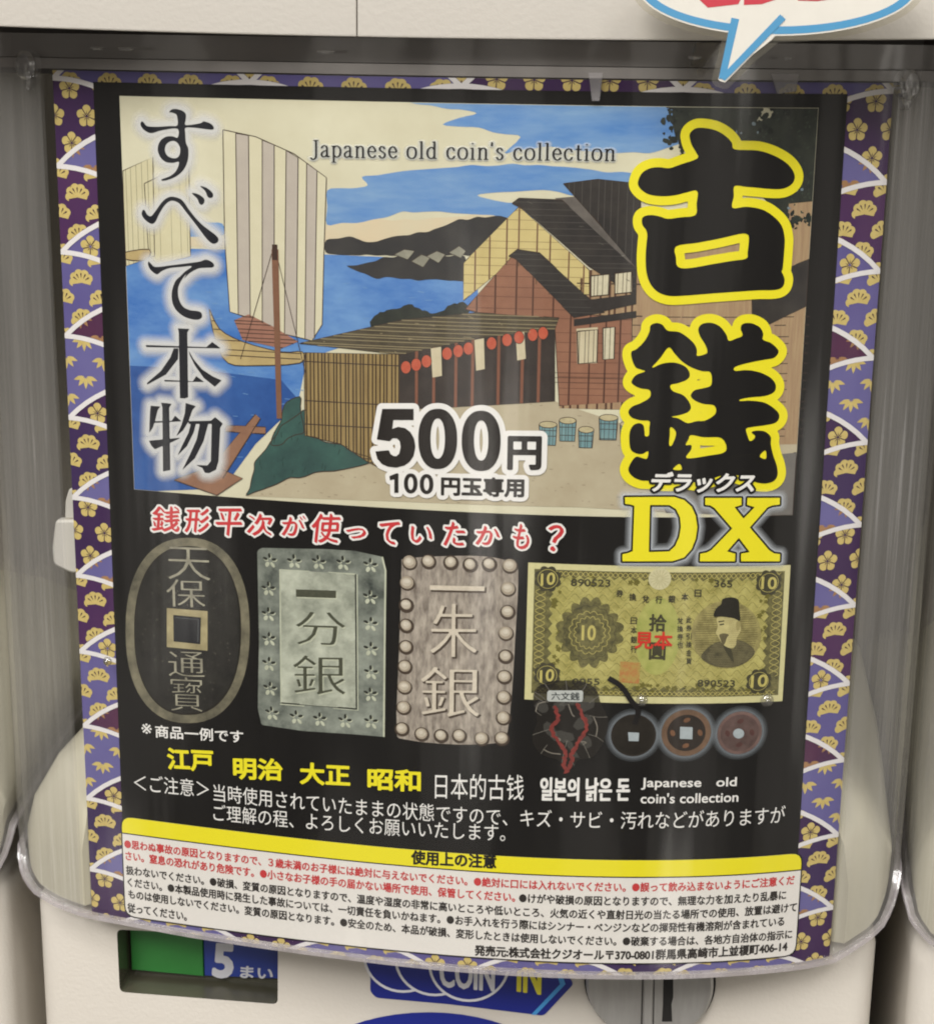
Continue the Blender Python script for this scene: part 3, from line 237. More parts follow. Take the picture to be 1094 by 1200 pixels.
def see_through(name, tint, f0=0.05, rough=0.03, bump=0.0, bscale=60.0, stretch=(1, 1, 0.04), haze=0.0, haze_rgb=(150, 145, 135), hscale=160):
    """thin clear plastic: transparent body + Fresnel gloss (+ diffuse haze: milkiness and a painted-in reflection veil)"""
    m = bpy.data.materials.new(name); m.use_nodes = True
    nt = m.node_tree; nt.nodes.clear()
    out = nd(nt, 'ShaderNodeOutputMaterial'); tr = nd(nt, 'ShaderNodeBsdfTransparent'); gl = nd(nt, 'ShaderNodeBsdfGlossy')
    tr.inputs['Color'].default_value = (*tint, 1); gl.inputs['Roughness'].default_value = rough
    lw = nd(nt, 'ShaderNodeLayerWeight'); lw.inputs['Blend'].default_value = 0.5
    pw = nd(nt, 'ShaderNodeMath', operation='POWER'); pw.inputs[1].default_value = 5.0
    fr = nd(nt, 'ShaderNodeMath', operation='MULTIPLY_ADD'); fr.inputs[1].default_value = 1 - f0; fr.inputs[2].default_value = f0
    nt.links.new(lw.outputs['Facing'], pw.inputs[0]); nt.links.new(pw.outputs[0], fr.inputs[0])
    base = tr
    tc = nd(nt, 'ShaderNodeTexCoord'); mp = nd(nt, 'ShaderNodeMapping'); mp.inputs['Scale'].default_value = stretch
    nt.links.new(tc.outputs['Object'], mp.inputs['Vector'])
    if haze:
        df = nd(nt, 'ShaderNodeBsdfDiffuse'); df.inputs['Color'].default_value = (*lin(haze_rgb), 1)
        n = nd(nt, 'ShaderNodeTexNoise'); n.inputs['Scale'].default_value = hscale; n.inputs['Detail'].default_value = 5
        nt.links.new(mp.outputs[0], n.inputs['Vector'])
        r = nd(nt, 'ShaderNodeMapRange'); r.inputs['From Min'].default_value = 0.3; r.inputs['From Max'].default_value = 0.8
        r.inputs['To Min'].default_value = haze * 0.6; r.inputs['To Max'].default_value = haze * 1.4
        nt.links.new(n.outputs['Fac'], r.inputs['Value'])
        mx = nd(nt, 'ShaderNodeMixShader')
        nt.links.new(r.outputs[0], mx.inputs[0]); nt.links.new(tr.outputs[0], mx.inputs[1]); nt.links.new(df.outputs[0], mx.inputs[2])
        base = mx
    if bump:
        n2 = nd(nt, 'ShaderNodeTexNoise'); n2.inputs['Scale'].default_value = bscale; n2.inputs['Detail'].default_value = 2
        nt.links.new(mp.outputs[0], n2.inputs['Vector'])
        bp = nd(nt, 'ShaderNodeBump'); bp.inputs['Strength'].default_value = bump; bp.inputs['Distance'].default_value = 0.002
        nt.links.new(n2.outputs['Fac'], bp.inputs['Height'])
        nt.links.new(bp.outputs[0], gl.inputs['Normal']); nt.links.new(bp.outputs[0], lw.inputs['Normal'])
    ms = nd(nt, 'ShaderNodeMixShader')
    nt.links.new(fr.outputs[0], ms.inputs[0]); nt.links.new(base.outputs[0], ms.inputs[1]); nt.links.new(gl.outputs[0], ms.inputs[2])
    nt.links.new(ms.outputs[0], out.inputs['Surface'])
    return m

def halo_ink(name, rgb, a):
    m = bpy.data.materials.new(name); m.use_nodes = True
    nt = m.node_tree; nt.nodes.clear()
    out = nd(nt, 'ShaderNodeOutputMaterial'); tr = nd(nt, 'ShaderNodeBsdfTransparent'); df = nd(nt, 'ShaderNodeBsdfDiffuse')
    df.inputs['Color'].default_value = (*lin(rgb), 1)
    ms = nd(nt, 'ShaderNodeMixShader'); ms.inputs[0].default_value = a
    nt.links.new(tr.outputs[0], ms.inputs[1]); nt.links.new(df.outputs[0], ms.inputs[2]); nt.links.new(ms.outputs[0], out.inputs['Surface'])
    return m

M_body = mat('cream_plastic', (208, 202, 192), rough=0.42, noise=0.22, scale=25, rgb2=(196, 187, 172), bump=0.12, bscale=900, detail=9)
M_head = mat('header_plastic', (200, 195, 186), rough=0.45, noise=0.10, scale=20, rgb2=(202, 193, 178), bump=0.08, bscale=900)
M_hop = mat('hopper_plastic', (206, 200, 178), rough=0.5, noise=0.12, scale=30, rgb2=(184, 178, 154))
M_inner = mat('grey_inner_plastic', (164, 158, 148), rough=0.6, noise=0.3, scale=40, rgb2=(140, 134, 124))
M_dark = mat('gap_shade_dark', (52, 46, 43), rough=0.5, noise=0.3, scale=120, rgb2=(38, 34, 32))
M_gap = mat('black_gap', (24, 22, 20), rough=0.7)
M_metal = mat('brushed_grey_metal', (172, 170, 166), rough=0.34, metal=0.45, noise=0.35, scale=300, rgb2=(118, 114, 108), stretch=(1, 1, 0.15))
M_clear = see_through('clear_bin_plastic', (0.985, 0.985, 0.98), 0.035, 0.04, bump=0.045, bscale=110, haze=0.005)
M_side = see_through('clear_side_plastic', (0.95, 0.95, 0.95), 0.07, 0.03, bump=0.35, bscale=170, haze=0.105, stretch=(1, 1, 0.02), haze_rgb=(190, 187, 181), hscale=230)  # streaked pale haze painted in for reflections on the curved sides
M_clear_edge = see_through('clear_plastic_edge', (0.90, 0.89, 0.89), 0.08, 0.12, bump=0.2, bscale=300, haze=0.36, haze_rgb=(206, 199, 200))
M_rim = see_through('clear_rim_plastic', (0.96, 0.955, 0.95), 0.09, 0.04, bump=0.06, bscale=60, haze=0.17, haze_rgb=(188, 182, 176), stretch=(1, 1, 1), hscale=45)
M_milky = see_through('milky_tab_plastic', (0.8, 0.8, 0.82), 0.06, 0.15, haze=0.42, haze_rgb=(176, 172, 174))
M_lam = see_through('laminate_film', (0.97, 0.96, 0.92), 0.06, 0.06, haze=0.03, haze_rgb=(200, 195, 180))

# ------------------------------------------------------------------ object helpers
def link(o, parent=None):
    COL.objects.link(o)
    if parent: o.parent = parent
    return o
def thing(name, label, cat, group=None, loc=(0, 0, 0)):
    o = bpy.data.objects.new(name, None)
    o.empty_display_size = 0.05
    o.location = loc
    o['label'] = label; o['category'] = cat
    if group: o['group'] = group
    return link(o)

# poster sheet: a gently bent vertical sheet
K0, KB, KC = 2.55036, 30.089, 81.62
def bend(s):
    """s (m) along the sheet -> x, y, slope"""
    y = K0 * s * s / 2 + KB * s ** 3 / 6 + KC * s ** 4 / 12
    I = 0.0
    for i in range(16):
        t = s * (i + .5) / 16
        yp = K0 * t + KB * t * t / 2 + KC * t ** 3 / 3
        I += yp * yp / 2
    return s - I * s / 16, y, K0 * s + KB * s * s / 2 + KC * s ** 3 / 3
_tab = [bend(-0.130 + 0.0005 * i) for i in range(521)]
def bend_i(s):
    f = (s + 0.130) / 0.0005; i = max(0, min(519, int(f))); f -= i
    a, b = _tab[i], _tab[i + 1]
    return tuple(a[k] + (b[k] - a[k]) * f for k in range(3))
def on_poster(u, v, h):
    x, y, yp = bend_i((u - 100) * MMU)
    n = math.hypot(1, yp)
    return (x + h * MMU * yp / n, y - h * MMU / n, -v * MMU)
def on_body(x, v, h): return (x * MMU, (18 + .05 * x - h) * MMU, -v * MMU)
def on_sign(x, v, h): return (x * MMU, (-14 - h) * MMU, -v * MMU)

LAYER = 0.035

class MB:
    """collects flat printed / cut shapes on a surface into one mesh"""
    def __init__(self, surf): self.v = []; self.f = []; self.m = []; self.mats = []; self.surf = surf
    def slot(self, m):
        if m not in self.mats: self.mats.append(m)
        return self.mats.index(m)
    def raw(self, verts, faces, h, m):
        o = len(self.v); k = self.slot(m)
        self.v += [self.surf(a, b, h) for a, b in verts]
        for f in faces: self.f.append([o + i for i in f]); self.m.append(k)
    def poly(self, pts, h, m, step=4.0):
        bm = bmesh.new()
        vs = [bm.verts.new((p[0], p[1], 0)) for p in pts]
        try: bm.faces.new(vs)
        except ValueError: bm.free(); return
        xs = [p[0] for p in pts]
        if max(xs) - min(xs) > 5.0:
            x = math.floor(min(xs) / step) * step + step
            while x < max(xs) - 1e-4:
                bmesh.ops.bisect_plane(bm, geom=bm.verts[:] + bm.edges[:] + bm.faces[:], dist=1e-5, plane_co=(x, 0, 0), plane_no=(1, 0, 0))
                x += step
        bmesh.ops.triangulate(bm, faces=bm.faces[:])
        bm.verts.index_update()
        self.raw([(q.co.x, q.co.y) for q in bm.verts], [[q.index for q in f.verts] for f in bm.faces], h, m)
        bm.free()
    def line(self, pts, w, h, m):
        """ribbon of width w along pts"""
        L = []; R = []
        for i, p in enumerate(pts):
            a = pts[max(0, i - 1)]; b = pts[min(len(pts) - 1, i + 1)]
            dx, dy = b[0] - a[0], b[1] - a[1]; n = math.hypot(dx, dy) or 1
            ww = w[i] if isinstance(w, (list, tuple)) else w
            L.append((p[0] - dy / n * ww / 2, p[1] + dx / n * ww / 2)); R.append((p[0] + dy / n * ww / 2, p[1] - dx / n * ww / 2))
        k = len(pts)
        self.raw(L + R, [[i, i + 1, k + i + 1, k + i] for i in range(k - 1)], h, m)
    def field(self, F, iso, h, m):
        v, f = contour(F, iso); self.raw(v, f, h, m)
    def build(self, name, parent=None, smooth=False):
        me = bpy.data.meshes.new(name)
        me.from_pydata(self.v, [], self.f)
        for m in self.mats: me.materials.append(m)
        me.polygons.foreach_set('material_index', self.m)
        if smooth: me.polygons.foreach_set('use_smooth', [True] * len(me.polygons))
        me.update()
        bm = bmesh.new(); bm.from_mesh(me)
        for f in bm.faces:
            if f.normal.y > 0: f.normal_flip()
        bm.to_mesh(me); bm.free()
        return link(bpy.data.objects.new(name, me), parent)

def smooth_poly(p, n=4):
    out = []
    k = len(p)
    for i in range(k):
        a, b, c, d = (np.array(p[(i + j) % k]) for j in (-1, 0, 1, 2))
        for q in range(n):
            t = q / n
            out.append(tuple(0.5 * (2 * b + (c - a) * t + (2 * a - 5 * b + 4 * c - d) * t * t + (3 * b - a - 3 * c + d) * t ** 3)))
    return out
def smooth_line(p, n=5):
    out = []
    k = len(p)
    for i in range(k - 1):
        a, b, c, d = (np.array(p[min(max(i + j, 0), k - 1)], float) for j in (-1, 0, 1, 2))
        for q in range(n):
            t = q / n
            out.append(tuple(0.5 * (2 * b + (c - a) * t + (2 * a - 5 * b + 4 * c - d) * t * t + (3 * b - a - 3 * c + d) * t ** 3)))
    out.append(tuple(p[-1]))
    return out

def dist_field(polys, cell, pad, strokes=False, nib=(1, 1)):
    """signed distance grid of even-odd polygons, or (strokes) the distance to polylines in nib units"""
    P = [np.array(p, float) for p in polys]
    allp = np.vstack(P)
    x0, y0 = allp.min(0) - pad - cell; x1, y1 = allp.max(0) + pad + cell
    nx, ny = int((x1 - x0) / cell) + 2, int((y1 - y0) / cell) + 2
    X = x0 + np.arange(nx) * cell; Y = y0 + np.arange(ny) * cell
    D = np.full((ny, nx), 9e9); ins = np.zeros((ny, nx), bool)
    sx, sy = nib
    for p in P:
        k = len(p)
        for i in range(k - 1 if strokes else k):
            a, b = p[i], p[(i + 1) % k]
            i0 = max(0, int((min(a[0], b[0]) - pad - x0) / cell)); i1 = min(nx, int((max(a[0], b[0]) + pad - x0) / cell) + 2)
            j0 = max(0, int((min(a[1], b[1]) - pad - y0) / cell)); j1 = min(ny, int((max(a[1], b[1]) + pad - y0) / cell) + 2)
            gx = X[None, i0:i1]; gy = Y[j0:j1, None]
            dx, dy = (b[0] - a[0]) / sx, (b[1] - a[1]) / sy
            ax, ay = (gx - a[0]) / sx, (gy - a[1]) / sy
            L = dx * dx + dy * dy
            t = np.clip((ax * dx + ay * dy) / L, 0, 1) if L > 0 else 0
            d = np.hypot(ax - t * dx, ay - t * dy)
            D[j0:j1, i0:i1] = np.minimum(D[j0:j1, i0:i1], d)
            if not strokes and a[1] != b[1]:
                lo, hi = min(a[1], b[1]), max(a[1], b[1])
                for r in range(max(0, int(math.ceil((lo - y0) / cell))), min(ny, int(math.ceil((hi - y0) / cell)))):
                    xi = a[0] + (Y[r] - a[1]) * (b[0] - a[0]) / (b[1] - a[1])
                    ins[r, max(0, int(math.ceil((xi - x0) / cell))):] ^= True
    D[ins] *= -1
    return (D, x0, y0, cell)

def contour(F, iso):
    D, x0, y0, c = F
    A = np.clip(D - iso, -1e3, 1e3)
    I = A < 0
    ny, nx = A.shape
    V = []; Fc = []
    cnt = I[:-1, :-1].astype(int) + I[1:, :-1] + I[:-1, 1:] + I[1:, 1:]
    maxrun = max(1, int(4.0 / c))
    for j in range(ny - 1):
        row = cnt[j]
        nz = np.nonzero(row)[0]
        i = 0
        n = len(nz)
        while i < n:
            q = nz[i]
            if row[q] == 4:
                e = q
                while i + 1 < n and nz[i + 1] == e + 1 and row[e + 1] == 4 and e + 1 - q < maxrun: i += 1; e += 1
                o = len(V)
                xa, xb, ya, yb = x0 + q * c, x0 + (e + 1) * c, y0 + j * c, y0 + (j + 1) * c
                V += [(xa, ya), (xb, ya), (xb, yb), (xa, yb)]; Fc.append([o, o + 1, o + 2, o + 3])
            else:
                cs = [(q, j), (q + 1, j), (q + 1, j + 1), (q, j + 1)]
                o = len(V); k = 0
                for t in range(4):
                    (ia, ja), (ib, jb) = cs[t], cs[(t + 1) % 4]
                    va, vb = A[ja, ia], A[jb, ib]
                    if va < 0: V.append((x0 + ia * c, y0 + ja * c)); k += 1
                    if (va < 0) != (vb < 0):
                        f = va / (va - vb)
                        V.append((x0 + (ia + (ib - ia) * f) * c, y0 + (ja + (jb - ja) * f) * c)); k += 1
                if k > 2: Fc.append(list(range(o, o + k)))
            i += 1
    return V, Fc

def text_mesh(s, weight=0.0, res=3):
    cu = bpy.data.curves.new('lettering', 'FONT')
    cu.body = s; cu.size = 1.0; cu.resolution_u = res; cu.offset = weight; cu.fill_mode = 'FRONT'
    o = bpy.data.objects.new('lettering', cu); COL.objects.link(o)
    dg = bpy.context.evaluated_depsgraph_get(); dg.update()
    me = bpy.data.meshes.new_from_object(o.evaluated_get(dg))
    v = np.array([(q.co.x, q.co.y) for q in me.vertices]); f = [list(p.vertices) for p in me.polygons]
    bpy.data.objects.remove(o); bpy.data.curves.remove(cu); bpy.data.meshes.remove(me)
    return v, f
def fit(v, T, slant=0.0):
    """place glyph outlines into the measured box T = (text, xl, yl, xr, yr, h, weight)"""
    _, xl, yl, xr, yr, h, _w = T
    lo, hi = v.min(0), v.max(0)
    u = (v - lo) / (hi - lo)
    x = xl + u[:, 0] * (xr - xl)
    y = yl + u[:, 0] * (yr - yl) + (0.5 - u[:, 1]) * h
    x = x + slant * (u[:, 1] - .5) * h
    return np.stack([x, y], 1)
def letters(mb, T, h, m, slant=0.0):
    if abs(T[6]) > 0.008:
        e = T[6] * T[5] * 0.9
        cell = min(0.12, max(0.055, T[5] / 55))
        T2 = list(T); T2[1] += e; T2[3] -= e; T2[5] -= 2 * e
        mb.field(dist_field(outlines(T2, slant), cell, e + 3 * cell), e, h, m)
        return
    v, f = text_mesh(T[0], 0.0); p = fit(v, T, slant)
    mb.raw([tuple(q) for q in p], f, h, m)
def outlines(T, slant=0.0, res=3):
    """boundary loops of the fitted lettering"""
    v, f = text_mesh(T[0], 0.0, res); p = fit(v, T, slant)
    key = {}; idx = []
    for q in p:
        k = (round(q[0], 4), round(q[1], 4)); idx.append(key.setdefault(k, len(key)))
    pts = list(key)
    E = {}
    for g in f:
        for i in range(len(g)):
            a, b = idx[g[i]], idx[g[(i + 1) % len(g)]]
            if a != b: E[(a, b)] = E.get((a, b), 0) + 1
    nxt = {}
    for (a, b) in E:
        if (b, a) not in E: nxt.setdefault(a, []).append(b)
    loops = []
    while nxt:
        a = next(iter(nxt)); loop = [a]; cur = a
        while True:
            L = nxt.get(cur)
            if not L: break
            n = L.pop()
            if not L: del nxt[cur]
            if n == a: break
            loop.append(n); cur = n
        if len(loop) > 2: loops.append([pts[i] for i in loop])
    return loops

def nib_letters(mb, T, h, m, erode=0.16, spread=0.3, grow=0.0):
    '''lettering with thin level strokes and thick upright strokes'''
    c = 0.09
    D_, X_, Y_, c_ = dist_field(outlines(T), c, 1.2)
    A = D_ + erode * T[5] / 10
    B_ = A.copy()
    for k in range(1, int(spread * T[5] / 10 / c) + 1): B_[:, k:] = np.minimum(B_[:, k:], A[:, :-k])
    mb.field((B_, X_ - spread * T[5] / 20, Y_, c_), grow, h, m)
def ell(cx, cy, a, b=None, n=28, rot=0.0):
    b = b or a
    return [(cx + a * math.cos(t) * math.cos(rot) - b * math.sin(t) * math.sin(rot), cy + a * math.cos(t) * math.sin(rot) + b * math.sin(t) * math.cos(rot)) for t in (2 * math.pi * i / n for i in range(n))]

# solids
def bm_object(name, bm, m, parent=None, smooth=False):
    me = bpy.data.meshes.new(name)
    bmesh.ops.recalc_face_normals(bm, faces=bm.faces[:])
    bm.to_mesh(me); bm.free()
    for q in (m if isinstance(m, (list, tuple)) else [m]): me.materials.append(q)
    if smooth:
        me.polygons.foreach_set('use_smooth', [True] * len(me.polygons))
        try: me.set_sharp_from_angle(angle=math.radians(35))
        except Exception: pass
    return link(bpy.data.objects.new(name, me), parent)
def prism(bm, pts, surf, h0, h1, bevel=0.0):
    """outline on a surface, pushed out from height h0 to h1"""
    a = [bm.verts.new(surf(p[0], p[1], h0)) for p in pts]
    if bevel:
        c = (sum(p[0] for p in pts) / len(pts), sum(p[1] for p in pts) / len(pts))
        k = len(pts); ring = [bm.verts.new(surf(p[0], p[1], h1 - bevel)) for p in pts]
        ins = []
        for i, p in enumerate(pts):
            q, r = pts[i - 1], pts[(i + 1) % k]
            dx, dy = r[0] - q[0], r[1] - q[1]; n = math.hypot(dx, dy) or 1
            nx, ny = -dy / n, dx / n
            if (c[0] - p[0]) * nx + (c[1] - p[1]) * ny < 0: nx, ny = -nx, -ny
            ins.append((p[0] + nx * bevel, p[1] + ny * bevel))
        b = [bm.verts.new(surf(p[0], p[1], h1)) for p in ins]
        rings = [a, ring, b]
    else:
        b = [bm.verts.new(surf(p[0], p[1], h1)) for p in pts]; rings = [a, b]
    k = len(pts)
    for r0, r1 in zip(rings, rings[1:]):
        for i in range(k): bm.faces.new([r0[i], r0[(i + 1) % k], r1[(i + 1) % k], r1[i]])
    bm.faces.new(a[::-1]); bm.faces.new(b)
def box(bm, x0, x1, y0, y1, z0, z1):
    v = [bm.verts.new((x * MMU, y * MMU, z * MMU)) for x in (x0, x1) for y in (y0, y1) for z in (z0, z1)]
    for f in ((0, 1, 3, 2), (4, 6, 7, 5), (0, 4, 5, 1), (2, 3, 7, 6), (0, 2, 6, 4), (1, 5, 7, 3)): bm.faces.new([v[i] for i in f])
def bevel_all(bm, w, seg=3):
    bmesh.ops.bevel(bm, geom=[e for e in bm.edges if len(e.link_faces) == 2 and e.calc_face_angle(0) > 0.5], offset=w * MMU, segments=seg, affect='EDGES', profile=0.6)

# ------------------------------------------------------------------ setting
bm = bmesh.new(); box(bm, -900, 900, 330, 340, -700, 700)
o = bm_object('back_wall', bm, mat('dim_wall', (96, 90, 84), rough=0.8, noise=0.3, scale=8)); o['kind'] = 'structure'

# ------------------------------------------------------------------ the capsule machine
machine = thing('capsule_machine', 'cream capsule toy machine with clear bin holding the old coin poster, in the middle', 'vending machine', 'capsule machines in a row', (0, 0.1, -0.43))
PARENT_INV = Matrix.Translation((0, -0.1, 0.43))
def mpart(o, parent=machine):
    if parent is machine: o.matrix_parent_inverse = PARENT_INV
    return o

def front_y(x): return 18 + .05 * x
# body shell with the counter window cut through its front
W = DATA['b_win']
wx0, wx1 = -95.0, -49.5
wz0, wz1 = -249.4, -228.0
def corner(cx, cy, r, a0, a1, n=6): return [(cx + r * math.cos(math.radians(a0 + (a1 - a0) * i / n)), cy + r * math.sin(math.radians(a0 + (a1 - a0) * i / n))) for i in range(n + 1)]
XL, XR = -118.0, 110.5
plan = [(XL, 168)] + corner(XL + 7, front_y(XL) + 7, 7, 180, 267) + [(wx0, front_y(wx0)), (wx1, front_y(wx1))] + corner(XR - 7, front_y(XR) + 7, 7, 273, 360) + [(XR, 168)]
levels = [-430, -262, wz0, wz1, -224]
bm = bmesh.new()
rows = [[bm.verts.new((x * MMU, y * MMU, z * MMU)) for x, y in plan] for z in levels]
# rounded shoulder
sh = []
for t in (30, 60, 90):
    d = 6 * (1 - math.cos(math.radians(t)))
    sh.append([bm.verts.new(((x - math.copysign(d, x + 4) * (1 if abs(x + 4) > 105 else 0)) * MMU, (y + (d if y < 100 else 0)) * MMU, (-224 + 6 * math.sin(math.radians(t))) * MMU)) for x, y in plan])
rows += sh
iw = [i for i, p in enumerate(plan) if p[0] == wx0][0]
for r in range(len(rows) - 1):
    for i in range(len(plan) - 1):
        if r == 2 and i == iw: continue
        bm.faces.new([rows[r][i], rows[r][i + 1], rows[r + 1][i + 1], rows[r + 1][i]])
bm.faces.new(rows[-1]); bm.faces.new(rows[0][::-1])
for r in range(len(rows) - 1): bm.faces.new([rows[r][-1], rows[r][0], rows[r + 1][0], rows[r + 1][-1]])
body = mpart(bm_object('body', bm, M_body, machine, True))

# counter window: dark rounded frame, olive recess, two number plates
win = DATA['b_win']
def rounded(pts, r, n=4):
    out = []
    k = len(pts)
    for i in range(k):
        p, a, b = np.array(pts[i]), np.array(pts[i - 1]), np.array(pts[(i + 1) % k])
        p0 = p + (a - p) / np.linalg.norm(a - p) * r; p1 = p + (b - p) / np.linalg.norm(b - p) * r
        for j in range(n + 1):
            t = j / n; out.append(tuple((1 - t) ** 2 * p0 + 2 * t * (1 - t) * p + t * t * p1))
    return out
wtop = [(win[0][0], 228.2), (win[1][0], 228.2), (win[2][0], win[2][1]), (win[3][0], win[3][1])]
inner = rounded([(wtop[0][0] + .5, 228.9), (wtop[1][0] - .5, 228.9), (wtop[2][0] - .5, wtop[2][1] - .5), (wtop[3][0] + .5, wtop[3][1] - .5)], 1.6)
outer = rounded([(wx0 - .25, 227.6), (wx1 + .25, 227.6), (wx1 + .25, 249.7), (wx0 - .25, 249.7)], 0.3)
bm = bmesh.new()
k = len(inner)
ra = [bm.verts.new(on_body(p[0], p[1], 0.03)) for p in outer]; rb = [bm.verts.new(on_body(p[0], p[1], 0.03)) for p in inner]
rc = [bm.verts.new(on_body(p[0], p[1], -10.5)) for p in inner]
for i in range(k):
    bm.faces.new([ra[i], ra[(i + 1) % k], rb[(i + 1) % k], rb[i]]).material_index = 0
    bm.faces.new([rb[i], rb[(i + 1) % k], rc[(i + 1) % k], rc[i]]).material_index = 1
bm.faces.new(rc).material_index = 1
M_rec = mat('olive_recess_plastic', (80, 78, 64), rough=0.25, noise=0.4, scale=60, rgb2=(60, 58, 48))
window = mpart(bm_object('counter_window', bm, [M_body, M_rec], machine, False))
g = MB(on_body)
bm = bmesh.new(); prism(bm, [(q[0], q[1]) for q in DATA['b_green'][:2]] and [(-94.0, 227), (-73.4, 227), (-73.4, 247.2), (-94.0, 246.4)], on_body, -10.4, -9.0, 0.3)
bm_object('green_plate', bm, mat('green_plate_plastic', (54, 134, 60), rough=0.3, noise=0.4, scale=60, rgb2=(42, 108, 48)), window)
bm = bmesh.new(); prism(bm, [(-73.2, 227), (-50.2, 227), (-50.2, 246.6), (-73.2, 247.0)], on_body, -10.4, -9.0, 0.3)
plate = bm_object('number_plate', bm, mat('blue_plate_plastic', (46, 66, 150), rough=0.35, noise=0.2, scale=60, rgb2=(38, 56, 130)), window)
nb = MB(on_body)
for T in DATA['b_text'][2:]: letters(nb, T, -8.94, mat('plate_white', (214, 214, 220), rough=0.5), 0.08)
nb.build('plate_numeral', window)

# printed badges
M_blue = mat('badge_blue', (22, 36, 132), rough=0.35, noise=0.12, scale=200, rgb2=(18, 30, 112))
M_white = mat('badge_white', (226, 226, 230), rough=0.4)
M_yel = mat('badge_yellow', (232, 222, 60), rough=0.4)
b = MB(on_body)
b.poly(rounded(DATA['b_badge'], 1.0), 0.10, M_blue)
for i, (r0, r1) in enumerate(zip(DATA['b_rings'], DATA['b_rings_in'])):
    b.poly(r0, 0.14 + i * 0.08, M_white); b.poly(r1, 0.18 + i * 0.08, M_blue)
b.poly(DATA['b_chev'], 0.16, mat('badge_light_blue', (70, 150, 215), rough=0.4))
badge = mpart(b.build('coin_badge', machine))
b = MB(on_body)
letters(b, DATA['b_text'][0], 0.46, M_white); letters(b, DATA['b_text'][1], 0.40, M_yel)
b.build('badge_lettering', badge)
b = MB(on_body); b.poly(DATA['b_oval'], 0.1, M_blue); mpart(b.build('oval_badge', machine))

# coin knob
kc = DATA['b_knob'][0]; kr = 16.95
bm = bmesh.new(); prism(bm, ell(kc[0], kc[1], kr, n=64), on_body, -1, 3.0, 0.7)
knob = mpart(bm_object('coin_knob', bm, M_metal, machine, True))
bm = bmesh.new(); prism(bm, ell(kc[0], kc[1], kr + 0.6, n=64), on_body, -1, 0.5)
bm_object('knob_ring', bm, M_gap, knob)
b = MB(on_body)
b.poly(DATA['b_slot'], 3.06, M_gap)
for q in DATA['b_gap']: b.poly(q, 3.06, mat('slot_shadow_gap', (52, 50, 47), rough=0.6))
b.build('coin_slot', knob)
sx = [q[0] for q in DATA['b_gap'][0]] + [q[0] for q in DATA['b_gap'][1]]
bm = bmesh.new(); prism(bm, [(q[0] + .25, q[1]) for q in DATA['b_gap'][0][1:3]][:1] + [(DATA['b_gap'][1][0][0] - .25, DATA['b_gap'][1][0][1]), (DATA['b_gap'][1][3][0] - .25, 251.2), (DATA['b_gap'][0][2][0] + .25, 251.2)], on_body, 2.9, 3.9, 0.25)
bm_object('coin_guide', bm, M_metal, knob)

# header above the bin, two panels with a seam
def header(x0, x1, dy, name):
    bm = bmesh.new()
    n = 16
    xs = [x0 + (x1 - x0) * i / n for i in range(n + 1)]
    zb = lambda x: 8.6 + 1.25 * ((x - 2) / 105) ** 2 + (-0.012 * (x + 22.7) if x < -22.7 else 0) * 0
    prof = [(150, 0), (0.6, 0), (0.18, 0.18), (0, 0.6), (0, 78), (150, 78)]
    R = [[bm.verts.new((x * MMU, (-6.5 + .05 * x + dy + a) * MMU, (zb(x) + c) * MMU)) for a, c in prof] for x in xs]
    for i in range(n):
        for j in range(len(prof)): bm.faces.new([R[i][j], R[i + 1][j], R[i + 1][(j + 1) % len(prof)], R[i][(j + 1) % len(prof)]])
    bm.faces.new(R[0]); bm.faces.new(R[-1][::-1])
    return mpart(bm_object(name, bm, M_head, machine, True))
header(-117.5, -22.9, 0.9, 'header_panel')
header(-22.4, 110.5, 0.0, 'header_panel')

# clear bin --------------------------------------------------------
def shell_y(x):
    xx, yy, _ = bend_i(x * MMU * 1.004)
    return yy * 1000 - 3.3
# plan: left side back -> rounded front corner -> front -> right
BL, BR, RC = -121.5, 114.6, 9.0
fl, fr_ = BL + RC, BR - RC
bplan = [(BL, 150), (BL, 110), (BL, 70), (BL, 40)]
yl = shell_y(fl) + RC
bplan += corner(fl, yl, RC, 180, 266, 7)
nfront = 60
bplan += [(fl + (fr_ - fl) * i / nfront, shell_y(fl + (fr_ - fl) * i / nfront)) for i in range(1, nfront)]
yr = shell_y(fr_) + RC
bplan += corner(fr_, yr, RC, 282, 360, 7) + [(BR, 60), (BR, 85), (BR, 115), (BR, 150)]
def bottom(x, y):
    """lower edge of the bin: level at the front, swinging up round both corners"""
    ctrl = [(-121.6, -206.0), (-119.5, -212.4), (-114.8, -216.6), (-108.5, -219.6), (-100, -221.4), (-70, -222.6), (0, -223.6), (60, -223.6), (90, -223.2), (98.3, -222.4), (105.7, -218.6), (111.0, -213.2), (113.6, -207.0), (114.7, -200.0)]
    for (a, za), (c, zc) in zip(ctrl, ctrl[1:]):
        if a <= x <= c: z = za + (zc - za) * (x - a) / (c - a); break
    else: z = -205
    back = max(0.0, y - (yl if x < 0 else yr))
    return z + min(back * 0.25, 12)
def offset_plan(pl, d):
    out = []
    for i, p in enumerate(pl):
        a = pl[max(0, i - 1)]; c = pl[min(len(pl) - 1, i + 1)]
        dx, dy = c[0] - a[0], c[1] - a[1]; n = math.hypot(dx, dy)
        out.append((p[0] + dy / n * d, p[1] - dx / n * d))
    return out
ZT = 3.0
